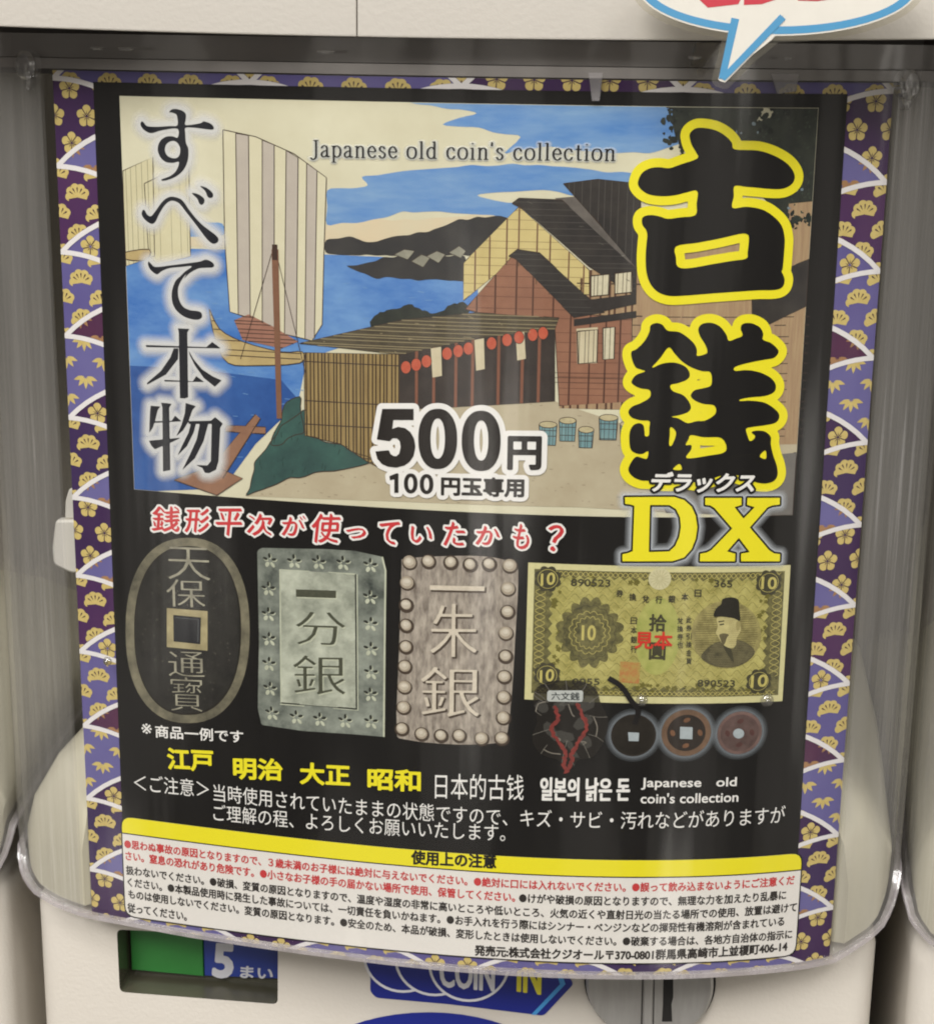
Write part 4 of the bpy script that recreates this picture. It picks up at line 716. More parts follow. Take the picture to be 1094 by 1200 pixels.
def wall(pl, thick, zf0, zf1, nz):
    bm = bmesh.new()
    inn = offset_plan(pl, -thick)
    A = []; B_ = []
    for j in range(nz + 1):
        t = j / nz
        A.append([bm.verts.new((x * MMU, y * MMU, (zf0(px, py) * (1 - t) + zf1(px, py) * t) * MMU)) for (x, y), (px, py) in zip(pl, bplan)])
        B_.append([bm.verts.new((x * MMU, y * MMU, (zf0(px, py) * (1 - t) + zf1(px, py) * t) * MMU)) for (x, y), (px, py) in zip(inn, bplan)])
    n = len(pl)
    for j in range(nz):
        for i in range(n - 1):
            bm.faces.new([A[j][i], A[j][i + 1], A[j + 1][i + 1], A[j + 1][i]]); bm.faces.new([B_[j][i + 1], B_[j][i], B_[j + 1][i], B_[j + 1][i + 1]])
    for i in range(n - 1):
        bm.faces.new([A[0][i + 1], A[0][i], B_[0][i], B_[0][i + 1]]); bm.faces.new([A[nz][i], A[nz][i + 1], B_[nz][i + 1], B_[nz][i]])
    for i in (0, n - 1):
        for j in range(nz): bm.faces.new([A[j][i], A[j + 1][i], B_[j + 1][i], B_[j][i]])
    return bm
bin_ = mpart(bm_object('capsule_bin', wall(bplan, 1.5, lambda x, y: bottom(x, y) + 1.15, lambda x, y: ZT - 2.6, 5), [M_clear, M_side], machine, True))
for p_ in bin_.data.polygons:
    if not (-0.1005 < p_.center.x < 0.0985): p_.material_index = 1
lipb = wall(offset_plan(bplan, 0.6), 2.0, bottom, lambda x, y: bottom(x, y) + 1.1, 1)
bevel_all(lipb, 0.35, 2)
bm_object('bin_lip', lipb, M_clear_edge, bin_, True)
rim = wall(offset_plan(bplan, 1.6), 4.0, lambda x, y: ZT - 2.5, lambda x, y: ZT - 0.1, 1)
bevel_all(rim, 0.6, 3)
bm_object('bin_rim', rim, M_rim, bin_, True)
neck = wall(offset_plan(bplan, -3.2), 1.6, lambda x, y: ZT, lambda x, y: ZT + 5.5, 1)
bm_object('bin_neck', neck, M_rim, bin_, True)
# added dark strip behind the neck, standing in for the shaded gap interior
bm = bmesh.new()
gap_shade_pl = offset_plan(bplan, -9.0)
wb = wall(gap_shade_pl, 4.0, lambda x, y: ZT - 4.0, lambda x, y: ZT + 8.0, 1)
bm.free()
mpart(bm_object('gap_shade_strip', wb, M_dark, machine, True))
# milky hanger tabs at the rim, the side clip, and clear snap rivets
def off_poster(d): return lambda u, v, h: on_poster(u, v, h + d)
for q in DATA['tabs']:
    bm = bmesh.new(); prism(bm, q, off_poster(1.0), 0, 0.7, 0.15); bm_object('hanger_tab', bm, M_milky, bin_)
M_clip = mat('white_clip_plastic', (226, 222, 212), rough=0.4)
def on_clip(x, v, h): return (x * MMU, (16 - h) * MMU, -v * MMU)
bm = bmesh.new()
prism(bm, rounded(DATA['clip'][0], 0.6), on_clip, 0, 2.0, 0.4); prism(bm, rounded(DATA['clip'][1], 1.0), on_clip, 0.3, 3.2, 0.6)
mpart(bm_object('poster_clip', bm, M_clip, machine, True))
def dome(bm, u, v, r, hgt, surf, base=0.0, n=20, k=5):
    prev = None
    for j in range(k + 1):
        a = math.pi / 2 * j / k
        rr = r * math.cos(a); h = base + hgt * math.sin(a)
        ring = [bm.verts.new(surf(u + rr * math.cos(2 * math.pi * i / n), v + rr * math.sin(2 * math.pi * i / n), h)) for i in range(n)] if j < k else [bm.verts.new(surf(u, v, h))]
        if prev:
            for i in range(n):
                if len(ring) > 1: bm.faces.new([prev[i], prev[(i + 1) % n], ring[(i + 1) % n], ring[i]])
                else: bm.faces.new([prev[i], prev[(i + 1) % n], ring[0]])
        prev = ring
for u, v, r in ((146.0, 147.5, 1.5), (176.8, 148.2, 1.7), (9.6, 147.2, 1.2)):
    bm = bmesh.new(); dome(bm, u, v, r, 1.1, on_poster, 3.4); dome(bm, u, v, r * .55, 0.5, on_poster, 4.5)
    bm_object('snap_rivet', bm, see_through('rivet_clear', (0.6, 0.6, 0.6), 0.12, 0.08, haze=0.15), bin_, True)

M_boss = see_through('boss_clear', (0.9, 0.9, 0.9), 0.16, 0.03, bump=0.2, bscale=300, haze=0.05, stretch=(1, 1, .5))
for u, v in ((-4.2, -1.2), (201.2, 0.2)):
    bm = bmesh.new()
    prism(bm, ell(u, v, 2.6, 3.4, 24), off_poster(2.2), 0, 4.2, 0.9); prism(bm, ell(u, v + 3.2, 1.0, 2.6, 16), off_poster(2.2), 0, 3.4, 0.6)
    bm_object('corner_boss', bm, M_boss, bin_, True)
for u0, u1 in ((13, 16.5), (20, 24), (68, 72), (150, 153), (171, 173)):   # small moulding ribs under the header catch the lamps
    bm = bmesh.new(); prism(bm, [(u0, -5.6), (u1, -5.6), (u1 - .4, -4.9), (u0 + .4, -4.9)], off_poster(5.0), 0, .9, .3)
    bm_object('moulding_rib', bm, M_boss, bin_, True)
# inside of the bin: grey back wall, cream hopper
bm = bmesh.new(); box(bm, BL + 1, BR - 1, 151, 156, -206, 7.8)
mpart(bm_object('back_panel', bm, M_inner, machine))
bm = bmesh.new()
hp = offset_plan(bplan, -2.4)
hp = [(x, min(max(y, shell_y(x) + 7.0) if -101 < x < 99 else y, 148)) for x, y in hp]
hz = [bottom(*q) + 1.6 for q in bplan]
hcx, hcy = -3.5, 92.0
rings = []
for z, k_ in [(-220, 1.0), (-203, 1.0)] + [(-203 + 44 * math.sin(math.radians(a)), 1.0 - .5 * (1 - math.cos(math.radians(a)))) for a in (15, 30, 45, 60, 75, 90)]:
    rings.append([bm.verts.new(((hcx + (x - hcx) * k_) * MMU, (hcy + (y - hcy) * k_) * MMU, max(z, zl + (z + 220) * .3) * MMU)) for (x, y), zl in zip(hp, hz)])
for r0, r1 in zip(rings, rings[1:]):
    for i in range(len(hp)): bm.faces.new([r0[i], r0[(i + 1) % len(hp)], r1[(i + 1) % len(hp)], r1[i]])
bm.faces.new(rings[-1])
mpart(bm_object('hopper', bm, M_hop, machine, True))

# neighbours on both sides: copies of machine parts (without this one's poster clip)
def clone(root, dx, dy, label):
    r = root.copy(); r.location = (root.location.x + dx, root.location.y + dy, root.location.z)
    COL.objects.link(r); r['label'] = label
    for ch in list(root.children):
        if ch.name.startswith('poster_clip'): continue
        c = ch.copy(); COL.objects.link(c); c.parent = r; c.matrix_parent_inverse = ch.matrix_parent_inverse.copy()
        for gch in list(ch.children):
            if gch.name.startswith(('snap_rivet', 'hanger_tab', 'moulding_rib')): continue
            d = gch.copy(); COL.objects.link(d); d.parent = c; d.matrix_parent_inverse = gch.matrix_parent_inverse.copy()
    return r
PITCH = 0.2375
clone(machine, -PITCH, -0.0105, 'neighbouring cream capsule machine cut off by the left edge of the photo')
clone(machine, PITCH, 0.0105, 'neighbouring cream capsule machine cut off by the right edge of the photo')

# ------------------------------------------------------------------ the poster
poster = thing('poster', 'printed poster for old Japanese coins with purple fan pattern border behind clear plastic', 'poster', None, (0, 0, -0.224))
P_INV = Matrix.Translation((0, 0, 0.224))
def pp(mb, name, parent=None, smooth=False):
    o = mb.build(name, parent or poster, smooth)
    if parent is None: o.matrix_parent_inverse = P_INV
    return o
H_P = 226.5
FOOT = [(0, 222.3), (30, 223.7), (90, 224.6), (160, 224.5), (200, 223.2)]
def foot(u):
    for (a, b_), (c, d) in zip(FOOT, FOOT[1:]):
        if a <= u <= c: return b_ + (d - b_) * (u - a) / (c - a)
    return 223
# sheet of card
bm = bmesh.new()
cols = [i * 4 for i in range(51)]
fr = [[bm.verts.new(on_poster(u, v, 0)) for v in (0, foot(u))] for u in cols]
bk = [[bm.verts.new(on_poster(u, v, -0.35)) for v in (0, foot(u))] for u in cols]
for i in range(50):
    bm.faces.new([fr[i][0], fr[i][1], fr[i + 1][1], fr[i + 1][0]]); bm.faces.new([bk[i + 1][0], bk[i + 1][1], bk[i][1], bk[i][0]])
    for e in (0, 1): bm.faces.new([fr[i][e], fr[i + 1][e], bk[i + 1][e], bk[i][e]])
for i in (0, 50): bm.faces.new([fr[i][0], fr[i][1], bk[i][1], bk[i][0]])
I_paper = mat('poster_card', (228, 225, 220), rough=0.5, spec=0.3, noise=0.08, scale=300, rgb2=(215, 211, 205))
o = bm_object('card_sheet', bm, I_paper, poster); o.matrix_parent_inverse = P_INV

# fan-scale border
RB, DXB, DYB, V0 = 35.4, 25.0, 10.35, 1.2
def arc_g(t): return RB - math.sqrt(RB * RB - t * t)
def clip_rect(pts, x0, x1, y0, y1):
    for ax, lim, sg in ((0, x0, 1), (0, x1, -1), (1, y0, 1), (1, y1, -1)):
        out = []
        for i in range(len(pts)):
            a, b_ = pts[i - 1], pts[i]
            ia, ib = sg * (a[ax] - lim) >= 0, sg * (b_[ax] - lim) >= 0
            if ia != ib:
                t = (lim - a[ax]) / (b_[ax] - a[ax]); out.append((a[0] + (b_[0] - a[0]) * t, a[1] + (b_[1] - a[1]) * t))
            if ib: out.append(b_)
        pts = out
        if not pts: return []
    return pts
def clip_half(pts, px, py, nx, ny):
    out = []
    for i in range(len(pts)):
        a, b_ = pts[i - 1], pts[i]
        da, db = (a[0] - px) * nx + (a[1] - py) * ny, (b_[0] - px) * nx + (b_[1] - py) * ny
        if (da >= 0) != (db >= 0):
            t = da / (da - db); out.append((a[0] + (b_[0] - a[0]) * t, a[1] + (b_[1] - a[1]) * t))
        if db >= 0: out.append(b_)
    return out
pv = lambda n, c, c2: ink('border_' + n, c, noise=0.6, scale=70, rgb2=c2, detail=2)
FA = [('plum', pv('plum_purple', (66, 40, 80), (50, 32, 70))), ('pine', pv('violet', (78, 44, 84), (66, 40, 84))), ('pine', pv('blue_violet', (100, 93, 146), (86, 78, 134))),
      ('bamboo', pv('lavender', (106, 101, 152), (95, 89, 144))), ('pine', pv('night_purple', (58, 42, 82), (68, 46, 88)))]
FB = [('bamboo', FA[3][1], 1), ('bamboo', FA[3][1], 1), ('plum', FA[2][1], 0), ('bamboo', pv('wine', (84, 44, 72), (64, 40, 74)), 1), ('plum', FA[0][1], 0)]
I_gold = ink('gold', (206, 186, 118), noise=0.5, scale=500, rgb2=(184, 160, 92))
I_gold2 = ink('copper_gold', (168, 128, 88), noise=0.5, scale=500, rgb2=(142, 104, 74))
I_mark = ink('dark_mark', (78, 58, 62))
I_white = ink('white', (226, 222, 222), noise=0.08)
bd = MB(on_poster)
STR = [(0, 11.5, 0, H_P), (187.5, 200, 0, H_P), (11.5, 187.5, 0, 3.2), (11.5, 187.5, 218, H_P)]
def put(pts, h, m, clips=()):
    for px, py, nx, ny in clips: pts = clip_half(pts, px, py, nx, ny) if pts else pts
    for r in STR:
        q = clip_rect(pts, *r) if pts else []
        if q and r[3] == H_P and max(p[1] for p in q) > 220:
            for (a, b_), (c, d) in zip(FOOT, FOOT[1:]): q = clip_half(q, a, b_ - .02, (d - b_) / (c - a), -1.0) if q else q
        if len(q) > 2: bd.poly(q, h, m)
def motif(kind, cx, cy, h, gm, clips):
    if kind == 'plum':
        for k in range(5):
            a = math.radians(-90 + 72 * k); put(ell(cx + 1.5 * math.cos(a), cy + 1.5 * math.sin(a), 1.2, 1.12, 12, a), h + (0.004 * k), gm, clips)
        for k in range(5):
            a = math.radians(-54 + 72 * k); n = (-math.sin(a), math.cos(a))
            p = [(cx + .35 * math.cos(a), cy + .35 * math.sin(a)), (cx + 2.1 * math.cos(a + .12), cy + 2.1 * math.sin(a + .12)), (cx + 2.0 * math.cos(a - .02), cy + 2.0 * math.sin(a - .02))]
            put([(p[0][0] + n[0] * .12, p[0][1] + n[1] * .12), (p[0][0] - n[0] * .12, p[0][1] - n[1] * .12), p[2], p[1]], h + LAYER, I_mark, clips)
            a += math.radians(36)
            put([(cx + .5 * math.cos(a - .3), cy + .5 * math.sin(a - .3)), (cx + .5 * math.cos(a + .3), cy + .5 * math.sin(a + .3)), (cx + 1.35 * math.cos(a), cy + 1.35 * math.sin(a))], h + LAYER, I_mark, clips)
    elif kind == 'pine':
        out = []
        for k in range(5):
            a = math.radians(172 + 41 * k); c = (cx + 2.15 * math.cos(a), cy + 1.2 + 2.1 * math.sin(a) * .95); 
            for j in range(7):
                t = a - 1.25 + 2.5 * j / 6; out.append((c[0] + 1.15 * math.cos(t), c[1] + 1.05 * math.sin(t)))
        out += [(cx + 2.4, cy + 2.0), (cx, cy + 1.55), (cx - 2.4, cy + 2.0)]
        put(out, h, gm, clips)
        for k in range(5):
            a = math.radians(212 + 29 * k); r0, r1 = .9, 2.1
            p0 = (cx + r0 * math.cos(a) * 1.2, cy + 1.4 + r0 * math.sin(a)); p1 = (cx + r1 * math.cos(a) * 1.1, cy + 1.4 + r1 * math.sin(a)); n = (-math.sin(a) * .2, math.cos(a) * .2)
            put([(p0[0], p0[1]), (p1[0] + n[0], p1[1] + n[1]), (p1[0] * .85 + p1[0] * .15 + .25 * math.cos(a), p1[1] + .25 * math.sin(a)), (p1[0] - n[0], p1[1] - n[1])], h + LAYER, I_mark, clips)
    else:
        for k, (a, L) in enumerate(((162, 3.4), (128, 3.3), (90, 3.3), (52, 3.3), (18, 3.4))):
            a = math.radians(a); d = (math.cos(a), math.sin(a)); n = (-d[1], d[0]); o_ = (cx, cy - 1.3)
            put([(o_[0] + d[0] * L * t + n[0] * w, o_[1] + d[1] * L * t + n[1] * w) for t, w in ((0.12, 0), (.3, .38), (.55, .55), (.8, .3), (1, 0), (.8, -.3), (.55, -.55), (.3, -.38))], h + .004 * k, gm, clips)
for col in range(0, 9):
    A = col % 2 == 0
    x0 = col * DXB
    for j in range(-2, 12):
        y0 = V0 + 2 * DYB * j + (0 if A else DYB)
        kind, fm = FA[j % 5] if A else FB[(j + 1) % 5][:2]
        if not A and j == -1: kind, fm = FA[0] if col == 5 else FA[2]
        if not A and j >= 10: kind, fm = 'pine', FA[3][1]
        if A and j == 10 and col in (2, 4, 6): kind, fm = {2: FA[0], 4: ('plum', FA[2][1]), 6: FA[4]}[col]
        gm = I_gold if (not A and (j == -1 or j >= 10)) or A or not FB[(j + 1) % 5][2] else I_gold2
        if y0 > H_P or y0 + 2 * DYB + 8 < 0: continue
        n = 10
        top = [(x0 - DXB + 2 * DXB * i / (2 * n), y0 + arc_g(-DXB + DXB * i / n)) for i in range(2 * n + 1)]
        bot = [(x0 + DXB - DXB * i / n, y0 + DYB + arc_g(DXB - (DXB - DXB * i / n))) for i in range(1, n + 1)] + [(x0 - DXB * i / n, y0 + DYB + arc_g(DXB - DXB * i / n)) for i in range(1, n)]
        put(top + bot, LAYER, fm)
        # motifs on a staggered lattice, cut by the two scales below
        lat = []
        dx = 8.5 if kind == 'plum' else 10.3
        for r_ in range(0, 6):
            for c_ in range(-3, 4):
                fl_ = kind != 'pine'
                xx = x0 + dx * (c_ + (0 if (r_ % 2 == 0) != fl_ else .5)); yy = y0 + {'pine': 1.5 + 4.85 * r_, 'plum': 2.9 + 6.4 * r_, 'bamboo': 2.2 + 4.75 * r_}[kind]
                t = xx - x0
                if abs(t) < DXB and yy > y0 + arc_g(t) - 2.5 and yy < y0 + DYB + arc_g(DXB - abs(t)) + 2.2:
                    lat.append((xx, yy))
        for (mx, my) in lat:
            clips = []
            tl = min(max(mx - (x0 - DXB), 0), 30.)
            for sgn in (-1, 1):
                cx_ = x0 + sgn * DXB; t = min(abs(mx - cx_), 29)
                if mx == x0 or (mx - x0) * sgn > -4:
                    ty = y0 + DYB + arc_g(t); sl = t / math.sqrt(RB * RB - t * t) * (1 if mx > cx_ else -1)
                    clips.append((mx, ty, sl, -1.0))
            t = mx - x0; sl = t / math.sqrt(RB * RB - min(t * t, 900)); clips.append((mx, y0 + arc_g(min(abs(t), 29)), -sl, 1.0))
            motif(kind, mx, my, 2 * LAYER, gm, clips)
        band = top + [(x0 + (RB - 1.2) * (p[0] - x0) / RB, y0 + RB - (RB - 1.2) * (y0 + RB - p[1]) / RB) for p in top[::-1]]
        # white line, split in short quads
        k = len(top)
        for i in range(k - 1): put([top[i], top[i + 1], band[2 * k - 2 - i], band[2 * k - 1 - i]], (4.3 if A else 4.8) * LAYER, I_white)
pp(bd, 'border_pattern')

# black panel
LP = 6.2 * LAYER
I_black = ink('black', (17, 16, 16), noise=0.3, scale=60, rgb2=(26, 24, 22))
pn = MB(on_poster)
pn.poly([(10.6, 2.5), (188.5, 2.5), (188.9, 206.0), (10.2, 206.0)], LP, I_black)
# bottom border re-laid over the panel foot
panel = pp(pn, 'black_panel')

# picture: a plain harbour view in woodblock colours
pc = DATA['pic']
def wood(n, c, c2, sc=160, st=(1, 1, 1), nz=0.9): return ink('print_' + n, c, noise=nz, scale=sc, rgb2=c2, stretch=st, detail=9)
I_sky = wood('cream_sky', (212, 208, 182), (200, 194, 166), 60)
L1 = LP + 1.2 * LAYER
pic = MB(on_poster)
fx = [(17.3, 5.6), (181.6, 5.6), (181.6, 101.8), (17.3, 101.8)]
pic.poly(fx, L1, I_sky)
MAP = [('sky', wood('blue_sky', (70, 122, 188), (140, 172, 200), 70, (0.4, 1, 1.8)), 1), ('peach', wood('peach', (210, 192, 160), (204, 196, 168), 60), 1),
       ('sea', wood('blue_sea', (46, 100, 176), (116, 158, 204), 80, (0.6, 1, 1.5)), 1.1), ('seadark', wood('deep_sea', (34, 68, 132), (58, 100, 164), 80), 2),
       ('coast', wood('far_coast', (44, 44, 46), (62, 60, 58), 120), 2.2), ('dark_tree', wood('black_green', (38, 42, 40), (58, 62, 54), 260), 2.4),
       ('ground', wood('sand', (172, 160, 134), (186, 176, 150), 120), 2), ('wallright', wood('plank_tan', (150, 122, 96), (176, 152, 116), 300, (4, 1, .3)), 2.2),
       ('wallcream', wood('pale_wall', (206, 190, 132), (190, 172, 116), 120), 2.6), ('roofgrey', wood('roof_grey', (110, 104, 98), (80, 76, 72), 260), 3.4),
       ('wallbrown', wood('brown_wall', (150, 108, 86), (132, 92, 74), 150), 3.2), ('roof', wood('roof_black', (46, 44, 44), (64, 60, 56), 200), 4.2),
       ('shadow_room', wood('shade', (66, 58, 54), (44, 40, 38), 200), 4.0), ('figwhite', wood('paper_panel', (206, 196, 166), (186, 174, 144), 200), 5),
       ('shed', wood('slat_ochre', (168, 146, 96), (112, 90, 60), 500, (6, 1, .12), 0.9), 4.6), ('thatch', wood('thatch', (92, 84, 66), (54, 48, 42), 400, (.5, 1, 3), 0.9), 5.2),
       ('mound', wood('teal_mound', (62, 96, 88), (46, 66, 66), 130), 4.4), ('slate', wood('slate', (120, 116, 110), (96, 94, 92), 130), 3.0),
       ('pier', wood('pier_wood', (150, 112, 88), (126, 92, 74), 200), 5.4),
       ('sail2', wood('back_sail', (208, 202, 168), (198, 190, 154), 120), 2.6), ('sail', wood('sail_cloth', (212, 206, 178), (202, 196, 166), 120), 3.0),
       ('stripe', wood('sail_stripe', (176, 167, 156), (188, 179, 166), 120), 3.6), ('cargo', wood('cargo', (160, 116, 98), (140, 98, 84), 300), 4.0), ('hull', wood('hull', (186, 166, 116), (160, 138, 96), 200), 4.6)]
def in_pic(pts): return clip_rect([tuple(p) for p in pts], 17.4, 181.5, 5.7, 101.7)
ROUGH_EDGE = {'sky', 'peach', 'coast', 'dark_tree', 'mound'}
def wobble(pts, amp, step):
    out = []
    for i in range(len(pts)):
        a, b_ = pts[i], pts[(i + 1) % len(pts)]
        L = math.hypot(b_[0] - a[0], b_[1] - a[1]); n = max(1, int(L / step))
        for j in range(n):
            t = j / n; out.append((a[0] + (b_[0] - a[0]) * t + random.uniform(-amp, amp), a[1] + (b_[1] - a[1]) * t + random.uniform(-amp, amp)))
    return out
I_line = ink('keyline', (64, 52, 46))
for key, m, lv in MAP:
    for i, q in enumerate(pc[key]):
        pts = q
        if key == 'dark_tree': pts = wobble(smooth_poly(wobble(q, .7, 3.0), 3), .3, .6)
        elif key in ('coast', 'mound'): pts = smooth_poly(wobble(q, .35, 2.0), 3)
        elif key in ROUGH_EDGE: pts = smooth_poly(wobble(q, .28, 3.0), 3)
        elif key == 'hull': pts = smooth_poly(q, 3)
        pts = in_pic(pts)
        if len(pts) > 2: pic.poly(pts, L1 + (lv + .08 * i) * LAYER, m)
        if key in ('sail', 'sail2', 'hull', 'wallcream', 'wallbrown', 'pier', 'thatch', 'shed', 'roof', 'stripe', 'mound', 'slate') and len(pts) > 2:
            pic.line(list(pts) + [pts[0]], 0.22, L1 + (lv + .45) * LAYER, I_line)
# drawn lines: planks, posts, rigging, grass
def seg(x0, y0, x1, y1, w, lv, m=I_line): pic.line([(x0 + (x1 - x0) * t / 6, y0 + (y1 - y0) * t / 6) for t in range(7)], w, L1 + lv * LAYER, m)
random.seed(3)
def inside(p, poly):
    c = False
    for i in range(len(poly)):
        a, b_ = poly[i - 1], poly[i]
        if (a[1] > p[1]) != (b_[1] > p[1]) and p[0] < (b_[0] - a[0]) * (p[1] - a[1]) / (b_[1] - a[1]) + a[0]: c = not c
    return c
def hatch(poly, vertical, gap, w, lv, m=I_line, jit=0.22):
    """parallel strokes clipped to a polygon"""
    ax = 0 if vertical else 1
    lo = min(p[ax] for p in poly); hi = max(p[ax] for p in poly)
    x = lo + gap * .6
    while x < hi:
        c = x + random.uniform(-jit, jit) * gap
        cr = []
        for i in range(len(poly)):
            a, b_ = poly[i - 1], poly[i]
            if (a[ax] > c) != (b_[ax] > c): cr.append(a[1 - ax] + (b_[1 - ax] - a[1 - ax]) * (c - a[ax]) / (b_[ax] - a[ax]))
        cr.sort()
        for a, b_ in zip(cr[::2], cr[1::2]):
            if vertical: seg(c, a, c, b_, w, lv, m)
            else: seg(a, c, b_, c, w, lv, m)
        x += gap
hatch(pc['shed'][0], True, 0.95, 0.34, 5.1, ink('slat_dark', (70, 56, 42)))
hatch(pc['shed'][0], False, 7.0, 0.25, 5.3)
hatch(pc['wallcream'][0], True, 3.6, 0.35, 3.1, ink('post_brown', (118, 88, 68))); hatch(pc['wallcream'][0], False, 2.1, 0.13, 2.95, ink('plank_line', (150, 130, 88)))
hatch(pc['wallbrown'][0], True, 4.3, 0.4, 3.8, ink('post_dark', (88, 60, 50))); hatch(pc['wallbrown'][0], False, 2.6, 0.13, 3.65, ink('plank_line2', (104, 74, 60)))
hatch(pc['wallright'][0], True, 2.0, 0.5, 2.8, ink('post_dark2', (92, 66, 54))); hatch(pc['wallright'][0], False, 6.0, 0.3, 2.7)
hatch(pc['wallright'][1], False, 2.2, 0.2, 2.8)
hatch(pc['thatch'][0], False, 0.9, 0.22, 5.7, ink('straw', (142, 130, 100)), .4)
hatch(pc['shadow_room'][0], True, 5.2, 0.7, 4.5, ink('post_red', (128, 84, 66)))
hatch(pc['cargo'][0], False, 1.0, .2, 4.4); hatch(pc['hull'][0], False, 2.0, .22, 5.1)
hatch(pc['roof'][0], False, 1.5, .12, 4.6, ink('roof_line', (84, 80, 76))); hatch(pc['roof'][1], False, 1.5, .12, 4.6, ink('roof_line', (84, 80, 76))); hatch(pc['roof'][2], True, 1.7, .14, 4.6, ink('roof_line', (84, 80, 76)))
I_shoji = ink('shoji', (208, 200, 172))
for q in pc['shoji']:
    pic.poly(q, L1 + 5 * LAYER, I_shoji); pic.line(list(q) + [q[0]], .3, L1 + 5.4 * LAYER, I_line); hatch(q, True, 1.1, .14, 5.3)
for q in pc['eave']: pic.poly(q, L1 + 4.9 * LAYER, ink('eave_dark', (58, 54, 52), noise=.4))
for q in pc['hut']: pic.poly(q, L1 + 3.0 * LAYER, ink('hut_roof', (150, 148, 132), noise=.6, scale=300)); pic.line(list(q) + [q[0]], .15, L1 + 3.3 * LAYER, I_line)
for i in range(260):   # grass strokes and ground grit
    x, y = random.uniform(44, 178), random.uniform(72, 101)
    if inside((x, y), pc['mound'][0]) or inside((x, y), pc['mound'][1]): seg(x, y, x + random.uniform(-.2, .5), y - random.uniform(.6, 1.6), .16, 4.9, ink('grass_stroke', (40, 60, 58)))
    elif inside((x, y), pc['ground'][0]): seg(x, y, x + random.uniform(.2, .9), y + random.uniform(-.1, .1), .13, 2.6, ink('grit', (134, 122, 100)))
tree_ = [in_pic(smooth_poly(pc['dark_tree'][0], 3))]
for i in range(190):   # leaf clumps along the crown's outline and inside it
    P_ = tree_[0]; k_ = random.randrange(len(P_)); a_ = random.uniform(0, 6.28); rr = random.uniform(.3, 1.0)
    x, y = P_[k_][0] + random.gauss(0, .8), P_[k_][1] + random.gauss(0, .8)
    q = in_pic(wobble(ell(x, y, rr, rr * random.uniform(.5, .9), 8, a_), .12, .4))
    if len(q) > 2: pic.poly(q, L1 + (2.5 + .002 * i) * LAYER, random.choice([ink('leaf_dark', (36, 41, 38)), ink('leaf_mid', (48, 54, 48))]))
for i in range(46):    # sky gaps through the crown
    x, y = random.uniform(147, 180), random.uniform(8, 30)
    if inside((x, y), tree_[0]): pic.poly(wobble(ell(x, y, random.uniform(.2, .55), random.uniform(.15, .4), 7), .1, .3), L1 + (2.92 + .002 * i) * LAYER, ink('sky_gap', (126, 142, 150), noise=.6))
I_tub = ink('tub_blue', (104, 140, 146), noise=.7, scale=300, rgb2=(128, 158, 158)); I_tubl = ink('tub_lid', (196, 184, 146), noise=.5)
for i, (x, y, w_, h_) in enumerate(((119.5, 79.5, 4.2, 5.0), (124.2, 78.4, 4.0, 5.0), (128.8, 80.5, 3.6, 4.4), (133.6, 77.5, 4.4, 5.4), (138.6, 79.0, 3.6, 4.6))):
    q = [(x, y), (x + w_, y), (x + w_ - .25, y + h_), (x + .25, y + h_)]
    pic.poly(q, L1 + 4.4 * LAYER, I_tub); pic.line(q + [q[0]], .2, L1 + 4.8 * LAYER, I_line); hatch(q, True, .9, .12, 4.7); hatch(q, False, 2.0, .16, 4.75)
    lid = ell(x + w_ / 2, y, w_ / 2, .8, 18); pic.poly(lid, L1 + 5.0 * LAYER, I_tubl); pic.line(lid + lid[:1], .16, L1 + 5.3 * LAYER, I_line)
hatch([(98, 66.5), (142, 66.5), (142, 69.5), (98, 69.5)], False, 1.1, .12, 4.55)
for i in range(130):   # dry strokes on thatch and roofs
    x, y = random.uniform(60, 145), random.uniform(22, 72)
    for key, c_, ln in (('thatch', (150, 138, 106), 2.2), ('roof', (92, 88, 82), 1.2), ('roofgrey', (150, 146, 138), 1.0)):
        if inside((x, y), pc[key][0]): seg(x, y, x + random.uniform(.4, ln), y + random.uniform(0, .6), .14, 5.8, ink('dry_stroke_' + key, c_))
for i in range(240):   # leaves over the dark tree
    x, y = random.uniform(146, 181), random.uniform(6, 34)
    if inside((x, y), pc['dark_tree'][0]): seg(x, y, x + random.uniform(-.7, .7), y + random.uniform(-.6, .6), .3, 2.9, ink('leaf_stroke', (62, 70, 60)))
hatch(pc['sail2'][0], True, 1.5, .08, 3.1); hatch(pc['sail2'][1], True, 2.4, .07, 3.1)
for q in pc['lantern']: pic.poly(q, L1 + 5.6 * LAYER, ink('red_lamp', (178, 80, 60), noise=.5, rgb2=(196, 112, 84))); pic.line(list(q) + [q[0]], .13, L1 + 5.9 * LAYER, I_line)
I_mast = ink('mast', (128, 92, 72))
pic.poly(pc['mast'][0], L1 + 6.2 * LAYER, I_mast)
mt = pc['mast'][0][0]
for ex, ey, sx_ in ((46.5, 67, 0), (63, 70, 1.2)): seg(mt[0] + sx_, mt[1] + 1, ex, ey, 0.16, 6.0)
seg(mt[0] + .8, mt[1] - 1.2, mt[0] + .8, mt[1] + 2.5, 1.3, 6.4, ink('mast_head', (70, 52, 44)))
# scattered brush flecks in the sea and sky
for i in range(150):
    x, y = random.uniform(18, 98), random.uniform(42, 92)
    if any(inside((x, y), q) for q in pc['sea']) and not any(inside((x, y), q) for q in pc['sail'] + pc['hull'] + pc['shed']):
        L = random.uniform(.6, 2.2); seg(x, y, min(x + L, 100), y + random.uniform(-.3, .3), random.uniform(.08, .2), 2.1, ink('sea_fleck', (112, 152, 196)))
pic_o = pp(pic, 'printed_picture')

